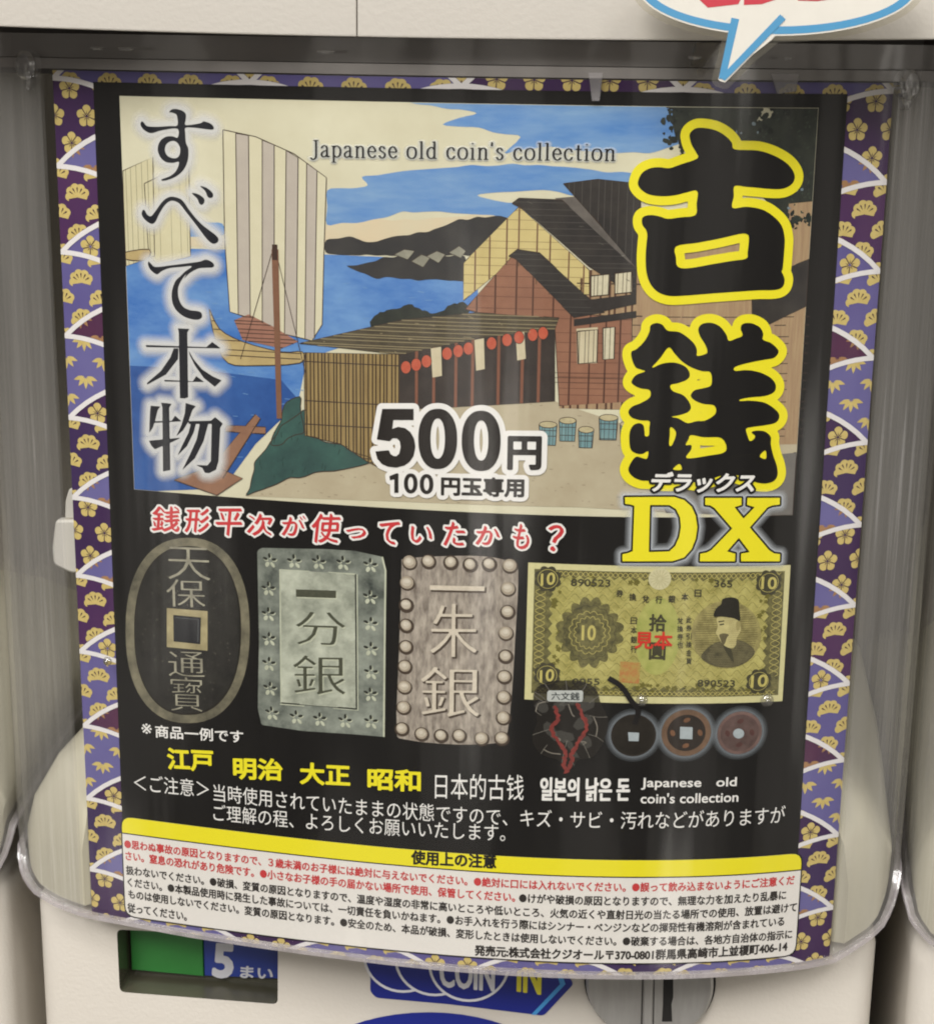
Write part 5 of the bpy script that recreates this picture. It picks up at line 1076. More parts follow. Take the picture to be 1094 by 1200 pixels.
# lettering ---------------------------------------------------------
L2 = L1 + 8 * LAYER
I_wht = ink('letter_white', (232, 230, 226), noise=0.05)
I_yel = ink('letter_yellow', (232, 220, 40), noise=0.08, rgb2=(218, 206, 36))
I_blk = ink('letter_black', (18, 17, 17), noise=0.2, scale=50, rgb2=(25, 23, 22))
I_red = ink('letter_red', (198, 58, 62), noise=0.2, rgb2=(180, 46, 52))
T = DATA['text']
H_GLOW = halo_ink('glow_white', (236, 238, 238), 0.27)
def glowing(F, isos, lv, m=None):
    for i, s in enumerate(isos): yield s, L2 + (lv + i * .35) * LAYER
# すべて本物 with its white printed glow
for nm, key in (('kana_lettering', 'subete'), ('kanji_lettering', 'honmono')):
    polys = [smooth_poly(q, 4) if nm[2] == 'n' and key == 'subete' else q for q in DATA[key]]
    w = MB(on_poster)
    if key == 'subete': F = dist_field(polys, 0.16, 3.0)
    else:
        Fs = None
        for q in polys:
            pass
        # overlapping strokes: union by taking the minimum over one common grid
        allp = np.vstack([np.array(q) for q in polys]); lo, hi = allp.min(0), allp.max(0)
        frame = [(lo[0], lo[1]), (hi[0], hi[1])]
        Fu = None
        for q in polys:
            D_, X_, Y_, c_ = dist_field([q, [frame[0], frame[0], frame[0]], [frame[1], frame[1], frame[1]]], 0.16, 3.0)
            # the two zero-size corner marks only size the grid: undo their distance
            Dq = dist_field([q], 0.16, 3.0)
            G = np.full(D_.shape, 9e9)
            i0 = int(round((Dq[1] - X_) / c_)); j0 = int(round((Dq[2] - Y_) / c_))
            sh_ = Dq[0].shape
            ii, jj = max(0, i0), max(0, j0)
            sub = Dq[0][jj - j0: jj - j0 + D_.shape[0] - jj, ii - i0: ii - i0 + D_.shape[1] - ii]
            G[jj:jj + sub.shape[0], ii:ii + sub.shape[1]] = sub
            Fu = G if Fu is None else np.minimum(Fu, G)
        F = (Fu, X_, Y_, c_)
    for i, s in enumerate((2.8, 2.45, 2.15, 1.85, 1.55, 1.25, 0.95, 0.65)):
        w.field(F, s, L2 + (.2 + i * .28) * LAYER, halo_ink('glow_white', (238, 238, 236), (.07, .09, .12, .16, .22, .28, .35, .4)[i]))
    w.field(F, 0.0, L2 + 2.6 * LAYER, ink('letter_navy_black', (24, 26, 34), noise=0.2))
    pp(w, nm)
# 古 銭 with thick yellow outline
for nm, key in (('title_character', 'ko'), ('title_character', 'sen')):
    F = dist_field([smooth_poly(q, 4) for q in DATA[key]], 0.2, 2.6)
    w = MB(on_poster); w.field(F, 2.05, L2 + .5 * LAYER, I_yel); w.field(F, 0.0, L2 + 1.7 * LAYER, I_blk)
    pp(w, nm)
# DX
F = dist_field(DATA['dx'], 0.13, 2.2)
w = MB(on_poster)
for i, s in enumerate((2.1, 1.75, 1.4, 1.1, 0.8)): w.field(F, s, L2 + (2.2 + i * .35) * LAYER, halo_ink('glow_grey', (226, 232, 238), (.06, .09, .13, .2, .3)[i]))
w.field(F, 0.46, L2 + 4.2 * LAYER, I_blk); w.field(F, 0.0, L2 + 5.2 * LAYER, I_yel)
pp(w, 'title_letters')
w = MB(on_poster)
q = T['deluxe'][0]
F = dist_field(outlines(q, 0.2), 0.12, 1.2)
w.field(F, 0.75, L2 + 6 * LAYER, I_blk); w.field(F, 0.18, L2 + 7 * LAYER, I_wht)
pp(w, 'title_reading')
# price
w = MB(on_poster)
def text_loops(q, e):
    q = list(q); q[1] += e; q[3] -= e; q[5] -= 2 * e
    return outlines(q)
big = [smooth_poly(q, 2) if i else q for i, q in enumerate(DATA['n500'])]
small = DATA['n100']
kanji = [(text_loops(T['p500'][0], .35), .35, 1.3), (text_loops(T['p100'][0], .2), .2, 1.05)]
I_pk = ink('price_black', (38, 34, 32), noise=0.1)
for i, (L, e, o_) in enumerate([(big, 0.0, 1.35), (small, 0.0, 1.05)] + kanji):
    F = dist_field(L, 0.15, 3.0)
    w.field(F, e + o_, L2 + (.3 + .4 * i) * LAYER, I_wht); w.field(F, e, L2 + 3.0 * LAYER, I_pk)
pp(w, 'price_lettering')
# red brush line
w = MB(on_poster)
for i, q in enumerate(T['red']):
    L = outlines(q, 0.12)
    D_, X_, Y_, c_ = dist_field(L, 0.1, 1.8)
    A = D_ + .12
    for k in (1, 2, 3, 4): # broad slanted nib: union of the glyph moved along the nib edge
        A[k:, k:] = np.minimum(A[k:, k:], D_[:-k, :-k] + .12 + .02 * k)
        A[k:, :-k] = np.minimum(A[k:, :-k], D_[:-k, k:] + .2) if k < 2 else A[k:, :-k]
    w.field((A, X_ - .2, Y_ - .2, c_), 0.55, L2 + (.5 + .03 * i) * LAYER, I_wht); w.field((A, X_ - .2, Y_ - .2, c_), 0.06, L2 + 1.6 * LAYER, I_red)
pp(w, 'red_headline')
# serif line, drawn with a flat nib
GL = {'J': (.72, [[(.5, 1.45), (.5, .15), (.42, -.12), (.2, -.25), (.05, -.12)]], [(.3, 1.45, .7, 1.45)]),
      'a': (.82, [[(.12, .8), (.2, .95), (.36, 1.0), (.52, .93), (.58, .75), (.58, .12), (.66, .02), (.76, .06)], [(.58, .58), (.3, .5), (.12, .32), (.12, .12), (.26, .0), (.44, .06), (.58, .22)]], []),
      'p': (.88, [[(.18, .98), (.18, -.45)], [(.18, .8), (.36, .98), (.56, .96), (.74, .78), (.78, .5), (.72, .2), (.54, .02), (.36, .02), (.18, .18)]], [(.04, -.45, .36, -.45), (.04, .97, .18, .97)]),
      'n': (.92, [[(.2, .98), (.2, 0)], [(.2, .76), (.38, .96), (.56, .98), (.7, .86), (.72, .6), (.72, 0)]], [(.06, 0, .36, 0), (.58, 0, .88, 0), (.06, .97, .2, .97)]),
      'e': (.80, [[(.14, .55), (.68, .55), (.64, .82), (.46, 1.0), (.28, .94), (.13, .75), (.1, .48), (.18, .2), (.38, .02), (.58, .06), (.7, .2)]], []),
      's': (.68, [[(.54, .82), (.44, .97), (.28, 1.0), (.14, .88), (.16, .68), (.36, .54), (.54, .4), (.56, .18), (.42, .01), (.24, .01), (.1, .18)]], []),
      'o': (.90, [[(.45, 1.0), (.22, .92), (.1, .68), (.1, .34), (.22, .08), (.45, 0), (.68, .08), (.8, .34), (.8, .68), (.68, .92), (.45, 1.0)]], []),
      'l': (.46, [[(.22, 1.48), (.22, 0)]], [(.06, 0, .38, 0), (.06, 1.46, .22, 1.46)]),
      'd': (.92, [[(.7, 1.48), (.7, .02)], [(.7, .8), (.52, .98), (.34, .96), (.15, .78), (.1, .48), (.16, .2), (.34, .02), (.52, .03), (.7, .2)]], [(.54, 1.46, .7, 1.46), (.7, .02, .86, .02)]),
      'c': (.78, [[(.66, .76), (.58, .94), (.42, 1.0), (.24, .92), (.11, .7), (.11, .34), (.24, .08), (.44, .0), (.6, .08), (.69, .24)]], []),
      'i': (.46, [[(.22, .98), (.22, 0)], [(.22, 1.36), (.22, 1.38)]], [(.06, 0, .38, 0), (.06, .97, .22, .97)]),
      't': (.58, [[(.26, 1.28), (.26, .2), (.34, .03), (.5, .06)]], [(.06, .96, .5, .96)]), "'": (.3, [[(.14, 1.48), (.13, 1.2)]], []), ' ': (.46, [], [])}
x = 0; strokes = []; serifs = []
for ch in T['serif'][0][0]:
    adv, st, sf = GL[ch]
    strokes += [[(x + a, c) for a, c in (smooth_line(p, 5) if len(p) > 2 else p)] for p in st]
    serifs += [[(x + a, b_), (x + c, d)] for a, b_, c, d in sf]
    x += adv + .16
q = T['serif'][0]
wid = x - .2
def tr(p): u = p[0] / wid; return (q[1] + u * (q[3] - q[1]), q[2] + u * (q[4] - q[2]) + (.5 - (p[1] + .45) / 1.95) * q[5])
F1 = dist_field([[tr(p) for p in s] for s in strokes], 0.07, 1.2, True, (0.235, 0.12))
w = MB(on_poster)
w.field(F1, 4.2, L2 + .3 * LAYER, halo_ink('glow_cream', (222, 226, 228), 0.25)); w.field(F1, 2.6, L2 + .7 * LAYER, halo_ink('glow_cream', (222, 226, 228), 0.3))
w.field(F1, 1.0, L2 + 1.6 * LAYER, I_blk)
F2 = dist_field([[tr(p) for p in s] for s in serifs], 0.07, 1.0, True, (0.16, 0.1)); w.field(F2, 1.0, L2 + 2.0 * LAYER, I_blk)
pp(w, 'english_headline')
# small lines on black
for nm, keys, m in (('example_line', ['example'], I_wht), ('era_line', ['era'], I_yel), ('language_line', ['chinese', 'korean', 'english'], I_wht), ('caution_line', ['warn'], I_wht)):
    w = MB(on_poster)
    for k in keys:
        for q in T[k]: letters(w, q, L2, m)
    pp(w, nm)

# printed coins -----------------------------------------------------
L3 = LP + 2 * LAYER
I_c3 = ink('coin_bronze_dark', (28, 27, 26), noise=1.0, scale=190, rgb2=(47, 46, 42), detail=9); I_c3r = ink('coin_bronze_rim', (134, 128, 106), noise=1.0, scale=150, rgb2=(70, 68, 58))
w = MB(on_poster)
w.poly(DATA['c3o'], L3, I_c3r); w.poly(DATA['c3i'], L3 + LAYER, ink('coin_edge_dark', (36, 33, 29)))
ci = np.array(DATA['c3i']); cc = ci.mean(0); hm_c3 = np.array(DATA['c3h'][0]).mean(0); I_spk = ink('coin_speck', (116, 112, 98), noise=0.9, scale=300, rgb2=(74, 72, 62))
w.poly([tuple(cc + (p - cc) * .975) for p in ci], L3 + 2 * LAYER, I_c3)
w.poly(DATA['c3h'][0], L3 + 3 * LAYER, ink('coin_pale_bronze', (178, 166, 126), noise=0.8, scale=200, rgb2=(128, 118, 86))); w.poly(DATA['c3h'][1], L3 + 4 * LAYER, ink('coin_hole', (20, 22, 28)))
hc = np.array(DATA['c3h'][1]); hm = hc.mean(0)
w.line([tuple(hm + (hc[i] - hm) * .82) for i in (0, 1, 2)], .3, L3 + 5 * LAYER, ink('hole_edge', (74, 76, 78)))
for q in T['c3']: nib_letters(w, q, L3 + 3.4 * LAYER, ink('coin_letter', (172, 168, 148), noise=0.9, scale=220, rgb2=(112, 108, 94)), 0.15, 0.15)
for i in range(120):
    a_, r_ = random.uniform(0, 6.28), random.uniform(.1, .97) ** .5
    x, y = cc[0] + 13.0 * r_ * math.cos(a_), cc[1] + 20.5 * r_ * math.sin(a_)
    if abs(x - hm_c3[0]) > 5.5 or abs(y - hm_c3[1]) > 6: w.poly(ell(x, y, random.uniform(.06, .22), random.uniform(.05, .14), 7, a_), L3 + (2.6 + .002 * i) * LAYER, I_spk)
pp(w, 'oval_coin_print')
# silver coin with flower marks
w = MB(on_poster)
I_s1 = ink('silver_green', (154, 160, 148), noise=1.0, scale=110, rgb2=(54, 60, 57), detail=9); I_s1p = ink('silver_pale', (200, 204, 186), noise=1.0, scale=130, rgb2=(118, 123, 110), detail=9)
I_lt = ink('silver_light', (196, 200, 178), noise=0.6, scale=200, rgb2=(160, 164, 142)); I_dk = ink('silver_shade', (48, 50, 44), noise=0.3)
w.poly(rounded(DATA['c1'], .6), L3, I_s1)
p = DATA['c1p']; w.poly(p, L3 + LAYER, I_s1p)
w.line([p[3], p[0], p[1]], .35, L3 + 2 * LAYER, I_lt); w.line([p[1], p[2]], .3, L3 + 2.4 * LAYER, I_dk); w.line([p[2], p[3]], .3, L3 + 2.6 * LAYER, I_dk)
w.line([tuple(np.array(p[i]) + o_) for i, o_ in ((1, (.4, 0)), (2, (.4, .4)), (3, (-.3, .4)))], .28, L3 + 2 * LAYER, I_lt)
w.line([DATA['c1'][4], DATA['c1'][5], DATA['c1'][6], DATA['c1'][7]], .45, L3 + 2 * LAYER, I_lt)
for (fx_, fy_) in DATA['c1f']:
    for k in range(5):
        a = math.radians(-90 + 72 * k + random.uniform(-6, 6)); r_ = 1.2
        up = math.sin(a) < 0.1
        c = (fx_ + r_ * math.cos(a), fy_ + r_ * math.sin(a))
        w.poly(ell(c[0] + .15, c[1] + .2, .72, .42, 10, a), L3 + (2 + .02 * k) * LAYER, I_lt)
        w.poly(ell(c[0], c[1], .66, .36, 10, a), L3 + (3 + .02 * k) * LAYER, I_dk if up else I_lt)
for q in T['c1']:
    sh_ = (q[0], q[1] + .28, q[2] + .35, q[3] + .28, q[4] + .35, q[5], q[6]); nib_letters(w, sh_, L3 + 2.2 * LAYER, I_lt); nib_letters(w, q, L3 + 3.2 * LAYER, ink('incised_line', (66, 68, 56), noise=0.5, rgb2=(90, 92, 76)))
pp(w, 'silver_coin_print')
# silver coin with bead rim
w = MB(on_poster)
I_s2 = ink('silver_brown', (186, 176, 162), noise=1.0, scale=420, rgb2=(98, 88, 80), stretch=(1.6, 1, .5), detail=9); I_s2l = ink('bead_light', (214, 206, 190), noise=0.4); I_s2d = ink('bead_shade', (72, 60, 50), noise=0.3)
I_s2m = ink('bead_mid', (168, 156, 138), noise=0.5, rgb2=(140, 128, 112))
w.poly(smooth_poly(DATA['c2'], 3), L3, I_s2)
for i, (bx, by) in enumerate(DATA['c2b']):
    w.poly(ell(bx + .1, by + .25, 1.95, n=18), L3 + (1.2 + .02 * i) * LAYER, I_s2d); rb_ = 1.55 + random.uniform(-.25, .12); w.poly(ell(bx, by, rb_, rb_ * random.uniform(.88, 1.08), 18, random.uniform(0, 3)), L3 + 2.2 * LAYER, I_s2m); w.poly(ell(bx - .1, by - .1, 1.2, 1.1, 14), L3 + 2.8 * LAYER, ink('bead_bright', (196, 186, 168), noise=.6, rgb2=(170, 160, 142))); w.poly(ell(bx - .15 + random.uniform(-.15, .15), by - .3, random.uniform(.5, .85), random.uniform(.4, .7), 12), L3 + 3.4 * LAYER, I_s2l)
for q in T['c2']:
    sh_ = (q[0], q[1] + .35, q[2] + .35, q[3] + .35, q[4] + .35, q[5], q[6] + .015); nib_letters(w, sh_, L3 + 2.2 * LAYER, I_s2d, grow=.12); nib_letters(w, q, L3 + 3.2 * LAYER, ink('raised_line', (212, 202, 184), noise=0.6, rgb2=(180, 168, 150)))
pp(w, 'bead_coin_print')

# banknote print
w = MB(on_poster)
nz = L3
I_n0 = ink('note_margin', (208, 202, 150), noise=0.2); I_n1 = ink('note_olive_dark', (70, 68, 46), noise=1.0, scale=700, rgb2=(126, 120, 76)); I_n2 = ink('note_olive', (142, 136, 74), noise=1.0, scale=260, rgb2=(188, 180, 112), detail=8)
I_n3 = ink('note_ink', (62, 60, 46), noise=0.5, rgb2=(84, 80, 58)); I_n4 = ink('note_gold', (196, 184, 108), noise=0.3); I_n5 = ink('note_green', (150, 156, 82), noise=1.0, scale=300, rgb2=(178, 176, 104))
w.poly(DATA['note'], nz, I_n0); w.poly(DATA['note_in'], nz + LAYER, I_n1)
N = DATA['note_in']
def frame_pts(k, n):  # scalloped inner edge
    out = []
    P_ = DATA['note_mid']
    for i in range(4):
        a, b_ = np.array(P_[i]), np.array(P_[(i + 1) % 4]); d = b_ - a; L = np.linalg.norm(d); nn = np.array((-d[1], d[0])) / L
        m_ = int(L / 2.4)
        for j in range(m_ * 4):
            t = j / (m_ * 4); out.append(tuple(a + d * t + nn * (.5 * math.sin(t * m_ * 2 * math.pi))))
    return out
w.poly(frame_pts(0, 0), nz + 2 * LAYER, I_n2)
# border guilloche
for sgn in (0, 1):
    for (x0_, y0_, x1_, y1_) in ((120, 117.3, 180, 117.2), (120, 147.6, 180, 148.0)):
        pass
def wave(x0_, y0_, x1_, y1_, amp, per, w_, h_, m_, ph=0):
    L = math.hypot(x1_ - x0_, y1_ - y0_); n = int(L / per * 10); dx, dy = (x1_ - x0_) / L, (y1_ - y0_) / L
    w.line([(x0_ + dx * L * i / n - dy * amp * math.sin(2 * math.pi * L * i / n / per + ph), y0_ + dy * L * i / n + dx * amp * math.sin(2 * math.pi * L * i / n / per + ph)) for i in range(n + 1)], w_, h_, m_)
lobes_ = lambda x, y, r: [(x + r * (1 + .35 * math.cos(5 * t)) * math.cos(t), y + r * (1 + .35 * math.cos(5 * t)) * math.sin(t)) for t in (2 * math.pi * i / 20 for i in range(20))]
a, b_, c, d = [np.array(p) for p in DATA['note_in']]
for ph in (0, math.pi):
    wave(a[0] + 1, a[1] + .9, b_[0] - 1, b_[1] + .9, .6, 2.4, .14, nz + (3 + ph * .1) * LAYER, I_n4, ph); wave(d[0] + 1, d[1] - .8, c[0] - 1, c[1] - .8, .5, 2.4, .14, nz + (3 + ph * .1) * LAYER, I_n4, ph)
    wave(a[0] + 1.6, a[1] + 5, d[0] + 1.6, d[1] - 5, 1.2, 3.2, .14, nz + (3 + ph * .1) * LAYER, I_n4, ph); wave(b_[0] - 1.6, b_[1] + 5, c[0] - 1.6, c[1] - 5, 1.2, 3.2, .14, nz + (3 + ph * .1) * LAYER, I_n4, ph)
I_eng = ink('note_engraving', (112, 106, 52), noise=.4)
for k in range(15):
    y_ = 118.2 + 1.95 * k
    wave(124.6, y_, 176.5, y_ + .3, .75, 3.4, .1, nz + (2.3 + .02 * k) * LAYER, I_eng, k * 1.3); wave(124.6, y_ + .9, 176.5, y_ + 1.2, .75, 3.4, .1, nz + (2.32 + .02 * k) * LAYER, I_n4, k * 1.3 + 2)
for k in range(90):
    x, y = random.choice([(random.uniform(124.5, 176), random.choice([117.5, 145.5]) + random.uniform(-1, 1.5)), (random.choice([124.8, 175.5]) + random.uniform(-1, 1), random.uniform(117, 146))])
    w.poly(lobes_(x, y, random.uniform(.3, .7)), nz + (2.7 + .002 * k) * LAYER, I_eng)
# central green wash, rosette, seal, medallions
w.poly(ell(149.6, 132, 5.5, 10, 28), nz + 3 * LAYER, I_n5)
def lobes(cx, cy, r, k, amp, n=80, sy=1.0): return [(cx + (r + amp * abs(math.sin(k * t / 2))) * math.cos(t), cy + sy * (r + amp * abs(math.sin(k * t / 2))) * math.sin(t)) for t in (2 * math.pi * i / n for i in range(n))]
rx, ry = DATA['note_ros']
w.poly(lobes(rx, ry, 6.4, 16, 1.0, 128, 1.0) if False else [(rx + r_ * math.cos(t), ry + 1.1 * r_ * math.sin(t)) for t in (2 * math.pi * i / 144 for i in range(144)) for r_ in [6.3 + 1.3 * abs(math.sin(8 * t)) + .9 * abs(math.cos(2 * t))]], nz + 4 * LAYER, I_n1)
for r_ in (6.4, 5.0, 3.8):
    pts = lobes(rx, ry, r_ - .5, 16, .6, 120, 1.1); w.line(pts + pts[:1], .13, nz + (5 + r_ * .05) * LAYER, I_n3 if r_ > 6 else I_n4)
w.poly(ell(rx, ry, 3.1, 2.9), nz + 6 * LAYER, I_n1)
sx_, sy_ = DATA['note_seal']; w.poly(ell(sx_, sy_, 2.75), nz + 4 * LAYER, ink('note_seal', (206, 200, 160)))
for k in range(16):
    a_ = math.pi * 2 * k / 16; w.line([(sx_ + .5 * math.cos(a_), sy_ + .5 * math.sin(a_)), (sx_ + 2.4 * math.cos(a_), sy_ + 2.4 * math.sin(a_))], .09, nz + (5 + .02 * k) * LAYER, ink('seal_line', (170, 162, 122)))
for mx, my in DATA['note_med']:
    w.poly(lobes(mx, my, 2.8, 8, .6, 64), nz + 4 * LAYER, I_n3); pts = ell(mx, my, 2.4, n=32); w.line(pts + pts[:1], .12, nz + 5 * LAYER, I_n4)
w.poly(DATA['note_rs'], nz + 4.4 * LAYER, ink('note_stamp', (178, 112, 70), noise=1.0, scale=900, rgb2=(166, 152, 84)))
# portrait of a bearded man in a tall black cap
w.poly(DATA['note_por'], nz + 4 * LAYER, ink('portrait_ground', (112, 104, 66), noise=1.0, scale=420, rgb2=(172, 162, 104), detail=8))
for k, cm, lv in (('robe', ink('portrait_robe', (74, 70, 52), noise=0.7, scale=600, rgb2=(110, 104, 76)), 5), ('collar', I_n3, 6), ('face', ink('portrait_face', (196, 186, 130), noise=0.5, scale=500, rgb2=(150, 140, 94)), 6.6), ('beard', ink('portrait_beard', (86, 80, 58), noise=.6, scale=700, rgb2=(120, 112, 80)), 7.4), ('ear', ink('portrait_ear', (160, 150, 100)), 7.4), ('eye', I_n3, 7.4), ('brow', I_n3, 7.4), ('cap', ink('portrait_cap', (44, 42, 36), noise=.4), 7.6)):
    w.poly(smooth_poly(DATA['por_' + k], 3) if k not in ('eye', 'brow') else DATA['por_' + k], nz + lv * LAYER, cm)
px_, py_ = np.array(DATA['note_por']).mean(0)
for k in range(26):   # engraved shading lines round the head and over robe and face
    yy = py_ - 7.4 + .58 * k; hw = math.sqrt(max(0, 7.9 ** 2 - (yy - py_) ** 2))
    w.line([(px_ - hw + 2 * hw * i / 8, yy) for i in range(9)], .1, nz + 4.5 * LAYER, ink('engrave_dark', (84, 78, 50)))
for k in range(16):
    for key, mm_, lv in (('robe', ink('engrave_robe', (128, 120, 86)), 5.5), ('face', ink('engrave_face', (150, 140, 98)), 7.0)):
        P_ = DATA['por_' + key]; xs = [p[0] for p in P_]; ys = [p[1] for p in P_]
        yy = min(ys) + (max(ys) - min(ys)) * (k + .5) / 16; cr = []
        for i in range(len(P_)):
            a_, c_ = P_[i - 1], P_[i]
            if (a_[1] > yy) != (c_[1] > yy): cr.append(a_[0] + (c_[0] - a_[0]) * (yy - a_[1]) / (c_[1] - a_[1]))
        cr.sort()
        for x0_, x1_ in zip(cr[::2], cr[1::2]):
            st = x0_ + (x1_ - x0_) * (.5 if key == 'face' else .1)
            w.line([(st, yy), ((st + x1_) / 2, yy + .1), (x1_, yy)], .1, nz + lv * LAYER, mm_)
for k, m_, lv in (('nt', I_n3, 5), ('nb', I_n3, 6), ('ng', I_n4, 7), ('ns', I_n3, 5.5), ('nr', ink('specimen_red', (206, 60, 48)), 8)):
    for q in T[k]: letters(w, q, nz + lv * LAYER, m_)
pp(w, 'banknote_print')

# three round coins, cord, small bag
w = MB(on_poster)
CZ = L3 + 10 * LAYER
for i, ((c, r_), hole) in enumerate(zip(DATA['coins'], DATA['ncoin'])):
    for j, rr in enumerate((1.5, 1.0, .55)): w.poly(ell(c[0], c[1], r_ + rr, n=36), CZ + (j * .4 + i * .1) * LAYER, halo_ink('coin_glow', (190, 200, 208), (.06, .09, .14)[j]))
    rim = [(50, 44, 38), (118, 92, 72), (122, 98, 92)][i]; face = [(44, 40, 35), (48, 39, 33), (104, 84, 80)][i]
    w.poly(ell(c[0], c[1], r_, n=36), CZ + 2 * LAYER, ink('round_rim_%s' % 'abc'[i], rim, noise=0.8, scale=200)); w.poly(ell(c[0], c[1], r_ * (.93, .78, .86)[i], n=32), CZ + 3 * LAYER, ink('round_face_%s' % 'abc'[i], face, noise=0.9, scale=260))
    if i:
        for k in range(4):
            a_ = math.radians(90 * k); rr = r_ * .55
            w.poly(ell(c[0] + rr * math.cos(a_), c[1] + rr * math.sin(a_), .9, .6, 12, a_ + 1.2), CZ + 4 * LAYER, ink('round_mark_%s' % 'abc'[i], [(0, 0, 0), (120, 84, 60), (90, 62, 58)][i], noise=.6, scale=500))
    w.poly(hole, CZ + 5 * LAYER, ink('hole_pale', (170, 180, 184), noise=.3))
w.line(smooth_line(DATA['cordb'], 6), 1.35, CZ + 6 * LAYER, ink('cord_black', (30, 28, 28)))
pp(w, 'round_coins_print')
w = MB(on_poster)
w.poly(smooth_poly(DATA['bag'], 4), CZ + .6 * LAYER, halo_ink('bag_film_dark', (40, 37, 34), .72)); bg_ = smooth_poly(DATA['bag'], 4); bc_ = np.array(bg_).mean(0)
for k in range(9):
    c_ = bg_[(k * 7) % len(bg_)]; t_ = random.uniform(.35, .8); x, y = bc_ + (np.array(c_) - bc_) * t_
    w.poly(wobble(ell(x, y, random.uniform(1.2, 3.2), random.uniform(.8, 2.0), 9, random.uniform(0, 3)), .3, 1.0), CZ + (.9 + .06 * k) * LAYER, halo_ink('bag_film_pale', (150, 148, 140), .13))
for k in range(14):
    c_ = np.array(bg_[(k * 5 + 2) % len(bg_)]); d_ = bc_ + (c_ - bc_) * random.uniform(.45, .75) + np.array([random.uniform(-1, 1), random.uniform(-1, 1)])
    w.line(smooth_line([tuple(c_), tuple((c_ + d_) / 2 + np.array([random.uniform(-.5, .5), random.uniform(-.5, .5)])), tuple(d_)], 4), .14, CZ + (1.6 + .02 * k) * LAYER, ink('bag_crease', (120, 116, 108), noise=.6))
for q in DATA['cordr']: w.line([(a_ + random.uniform(-.3, .3), b2 + random.uniform(-.2, .2)) for a_, b2 in smooth_line(q, 6)], [random.uniform(.6, 1.2) for _ in smooth_line(q, 6)], CZ + 2 * LAYER + .001 * len(q), ink('cord_red', (136, 56, 50), noise=.8, scale=600, rgb2=(96, 44, 42)))
for i, q in enumerate(DATA['glint']): w.line(smooth_line(q, 4), .28, CZ + (3 + .1 * i) * LAYER, ink('bag_fold', (128, 122, 112), noise=.3))
w.poly(rounded(DATA['baglab'], .3), CZ + 4 * LAYER, ink('bag_label', (186, 190, 186)))
for q in T['six']: letters(w, q, CZ + 5 * LAYER, ink('bag_letter', (60, 66, 66)))
pp(w, 'coin_bag_print')

# notice box
w = MB(on_poster)
NB = LP + 3 * LAYER
nx0, nx1, ny0, ny1, nm_ = 10.15, 189.9, 191.9, 220.9, 196.6
w.poly(rounded([(nx0 - .35, ny0 - .35), (nx1 + .35, ny0 - .35), (nx1 + .35, ny1 + .35), (nx0 - .35, ny1 + .35)], 3.2), NB, I_blk)
ro = rounded([(nx0, ny0), (nx1, ny0), (nx1, ny1), (nx0, ny1)], 3.0)
w.poly(ro, NB + LAYER, ink('notice_white', (226, 222, 216), noise=0.06))
w.poly(clip_rect(ro, 0, 200, 0, nm_), NB + 2 * LAYER, I_yel)
w.poly([(nx0, nm_ - .15), (nx1, nm_ - .15), (nx1, nm_ + .15), (nx0, nm_ + .15)], NB + 3 * LAYER, I_blk)
# border strip under the box
nbx = pp(w, 'notice_box')
w = MB(on_poster)
for q in T['bartitle']: letters(w, q, NB + 3.5 * LAYER, I_blk)
pp(w, 'notice_title', nbx)
I_nr = ink('notice_red', (196, 62, 64), noise=.1); I_nk = ink('notice_black', (50, 46, 44), noise=.1)
w = MB(on_poster)
for q in T['nred']: letters(w, q, NB + 3 * LAYER, I_nr)
pp(w, 'red_notice_text', nbx)
w = MB(on_poster)
for k in ('nblk', 'npub'):
    for q in T[k]: letters(w, q, NB + 3 * LAYER, I_nk)
pp(w, 'black_notice_text', nbx)

# ------------------------------------------------------------------ speech bubble sign on the header
sign = thing('speech_bubble_sign', 'laminated white speech bubble sign with blue outline and red lettering, tail pointing down', 'sign', None, (0.075, -0.014, 0))
S_INV = Matrix.Translation((-0.075, 0.014, 0))
def sp(o): o.matrix_parent_inverse = S_INV; return o
Fu = dist_field([DATA['u_out']], 0.35, 4.0); 
F = dist_field([DATA['u_out'], DATA['u_tail']], 0.35, 4.0)
Dq = np.minimum(np.abs(F[0]), 9e9)
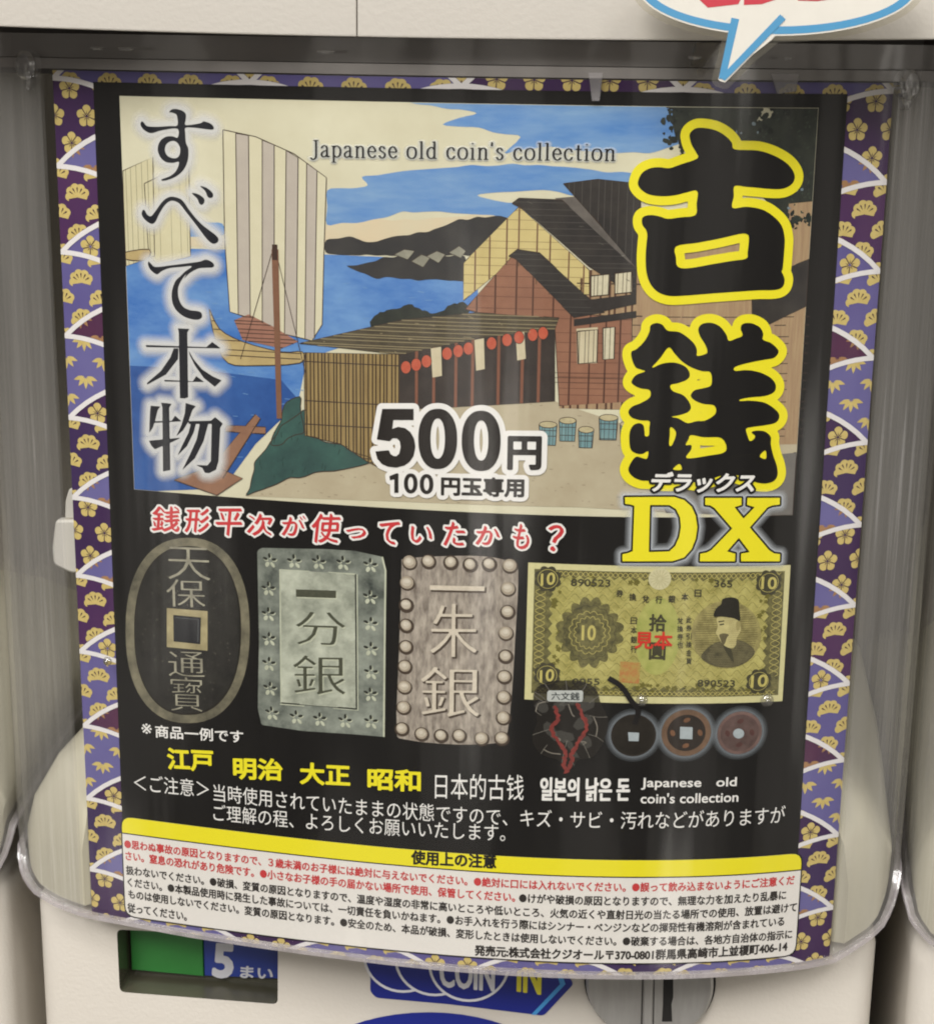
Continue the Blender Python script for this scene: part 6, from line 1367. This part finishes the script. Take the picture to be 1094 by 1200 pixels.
# union of bubble and tail
def union(polys, cell, pad):
    A = None
    big = [p for q in polys for p in q]
    lo = np.array(big).min(0); hi = np.array(big).max(0)
    x0, y0 = lo - pad - cell; nx, ny = int((hi[0] - lo[0] + 2 * pad) / cell) + 4, int((hi[1] - lo[1] + 2 * pad) / cell) + 4
    for q in polys:
        D_, X_, Y_, c_ = dist_field([q], cell, pad)
        gx = np.clip(np.round((x0 + np.arange(nx) * cell - X_) / cell).astype(int), -1, D_.shape[1]); gy = np.clip(np.round((y0 + np.arange(ny) * cell - Y_) / cell).astype(int), -1, D_.shape[0])
        G = np.full((ny, nx), 9e9)
        okx = (gx >= 0) & (gx < D_.shape[1]); oky = (gy >= 0) & (gy < D_.shape[0])
        G[np.ix_(oky, okx)] = D_[np.ix_(gy[oky], gx[okx])]
        A = G if A is None else np.minimum(A, G)
    return (A, x0, y0, cell)
Fs = union([DATA['u_out'], DATA['u_tail']], 0.3, 4.0)
v, f = contour(Fs, 1.7)
def slab(v, f, h0, h1, m, name):
    w = MB(on_sign); w.raw(v, f, h1, m); w.raw(v, f, h0, m)
    return sp(w.build(name, sign))
slab(v, f, 0.0, 0.9, M_lam, 'laminate')
v, f = contour(Fs, 0.35)
slab(v, f, 0.15, 0.5, mat('sign_card', (228, 226, 224), rough=0.5, noise=.05), 'sign_card')
w = MB(on_sign)
M_sb = mat('sign_blue', (72, 152, 206), rough=0.45, noise=0.15, scale=300, rgb2=(60, 138, 194))
k = len(DATA['u_out'])
w.raw([tuple(p) for p in DATA['u_out']] + [tuple(p) for p in DATA['u_in']], [[i, (i + 1) % k, k + (i + 1) % k, k + i] for i in range(k)], 0.55, M_sb)
w.poly(DATA['u_tin'], 0.59, mat('sign_card', (228, 226, 224)))
w.poly(DATA['u_tl'], 0.63, M_sb); w.poly(DATA['u_tr'], 0.66, M_sb)
sp(w.build('blue_outline', sign))
w = MB(on_sign)
for q in DATA['u_red']: w.poly(q, 0.56, mat('sign_red', (200, 48, 72), rough=0.45))
sp(w.build('red_lettering', sign))
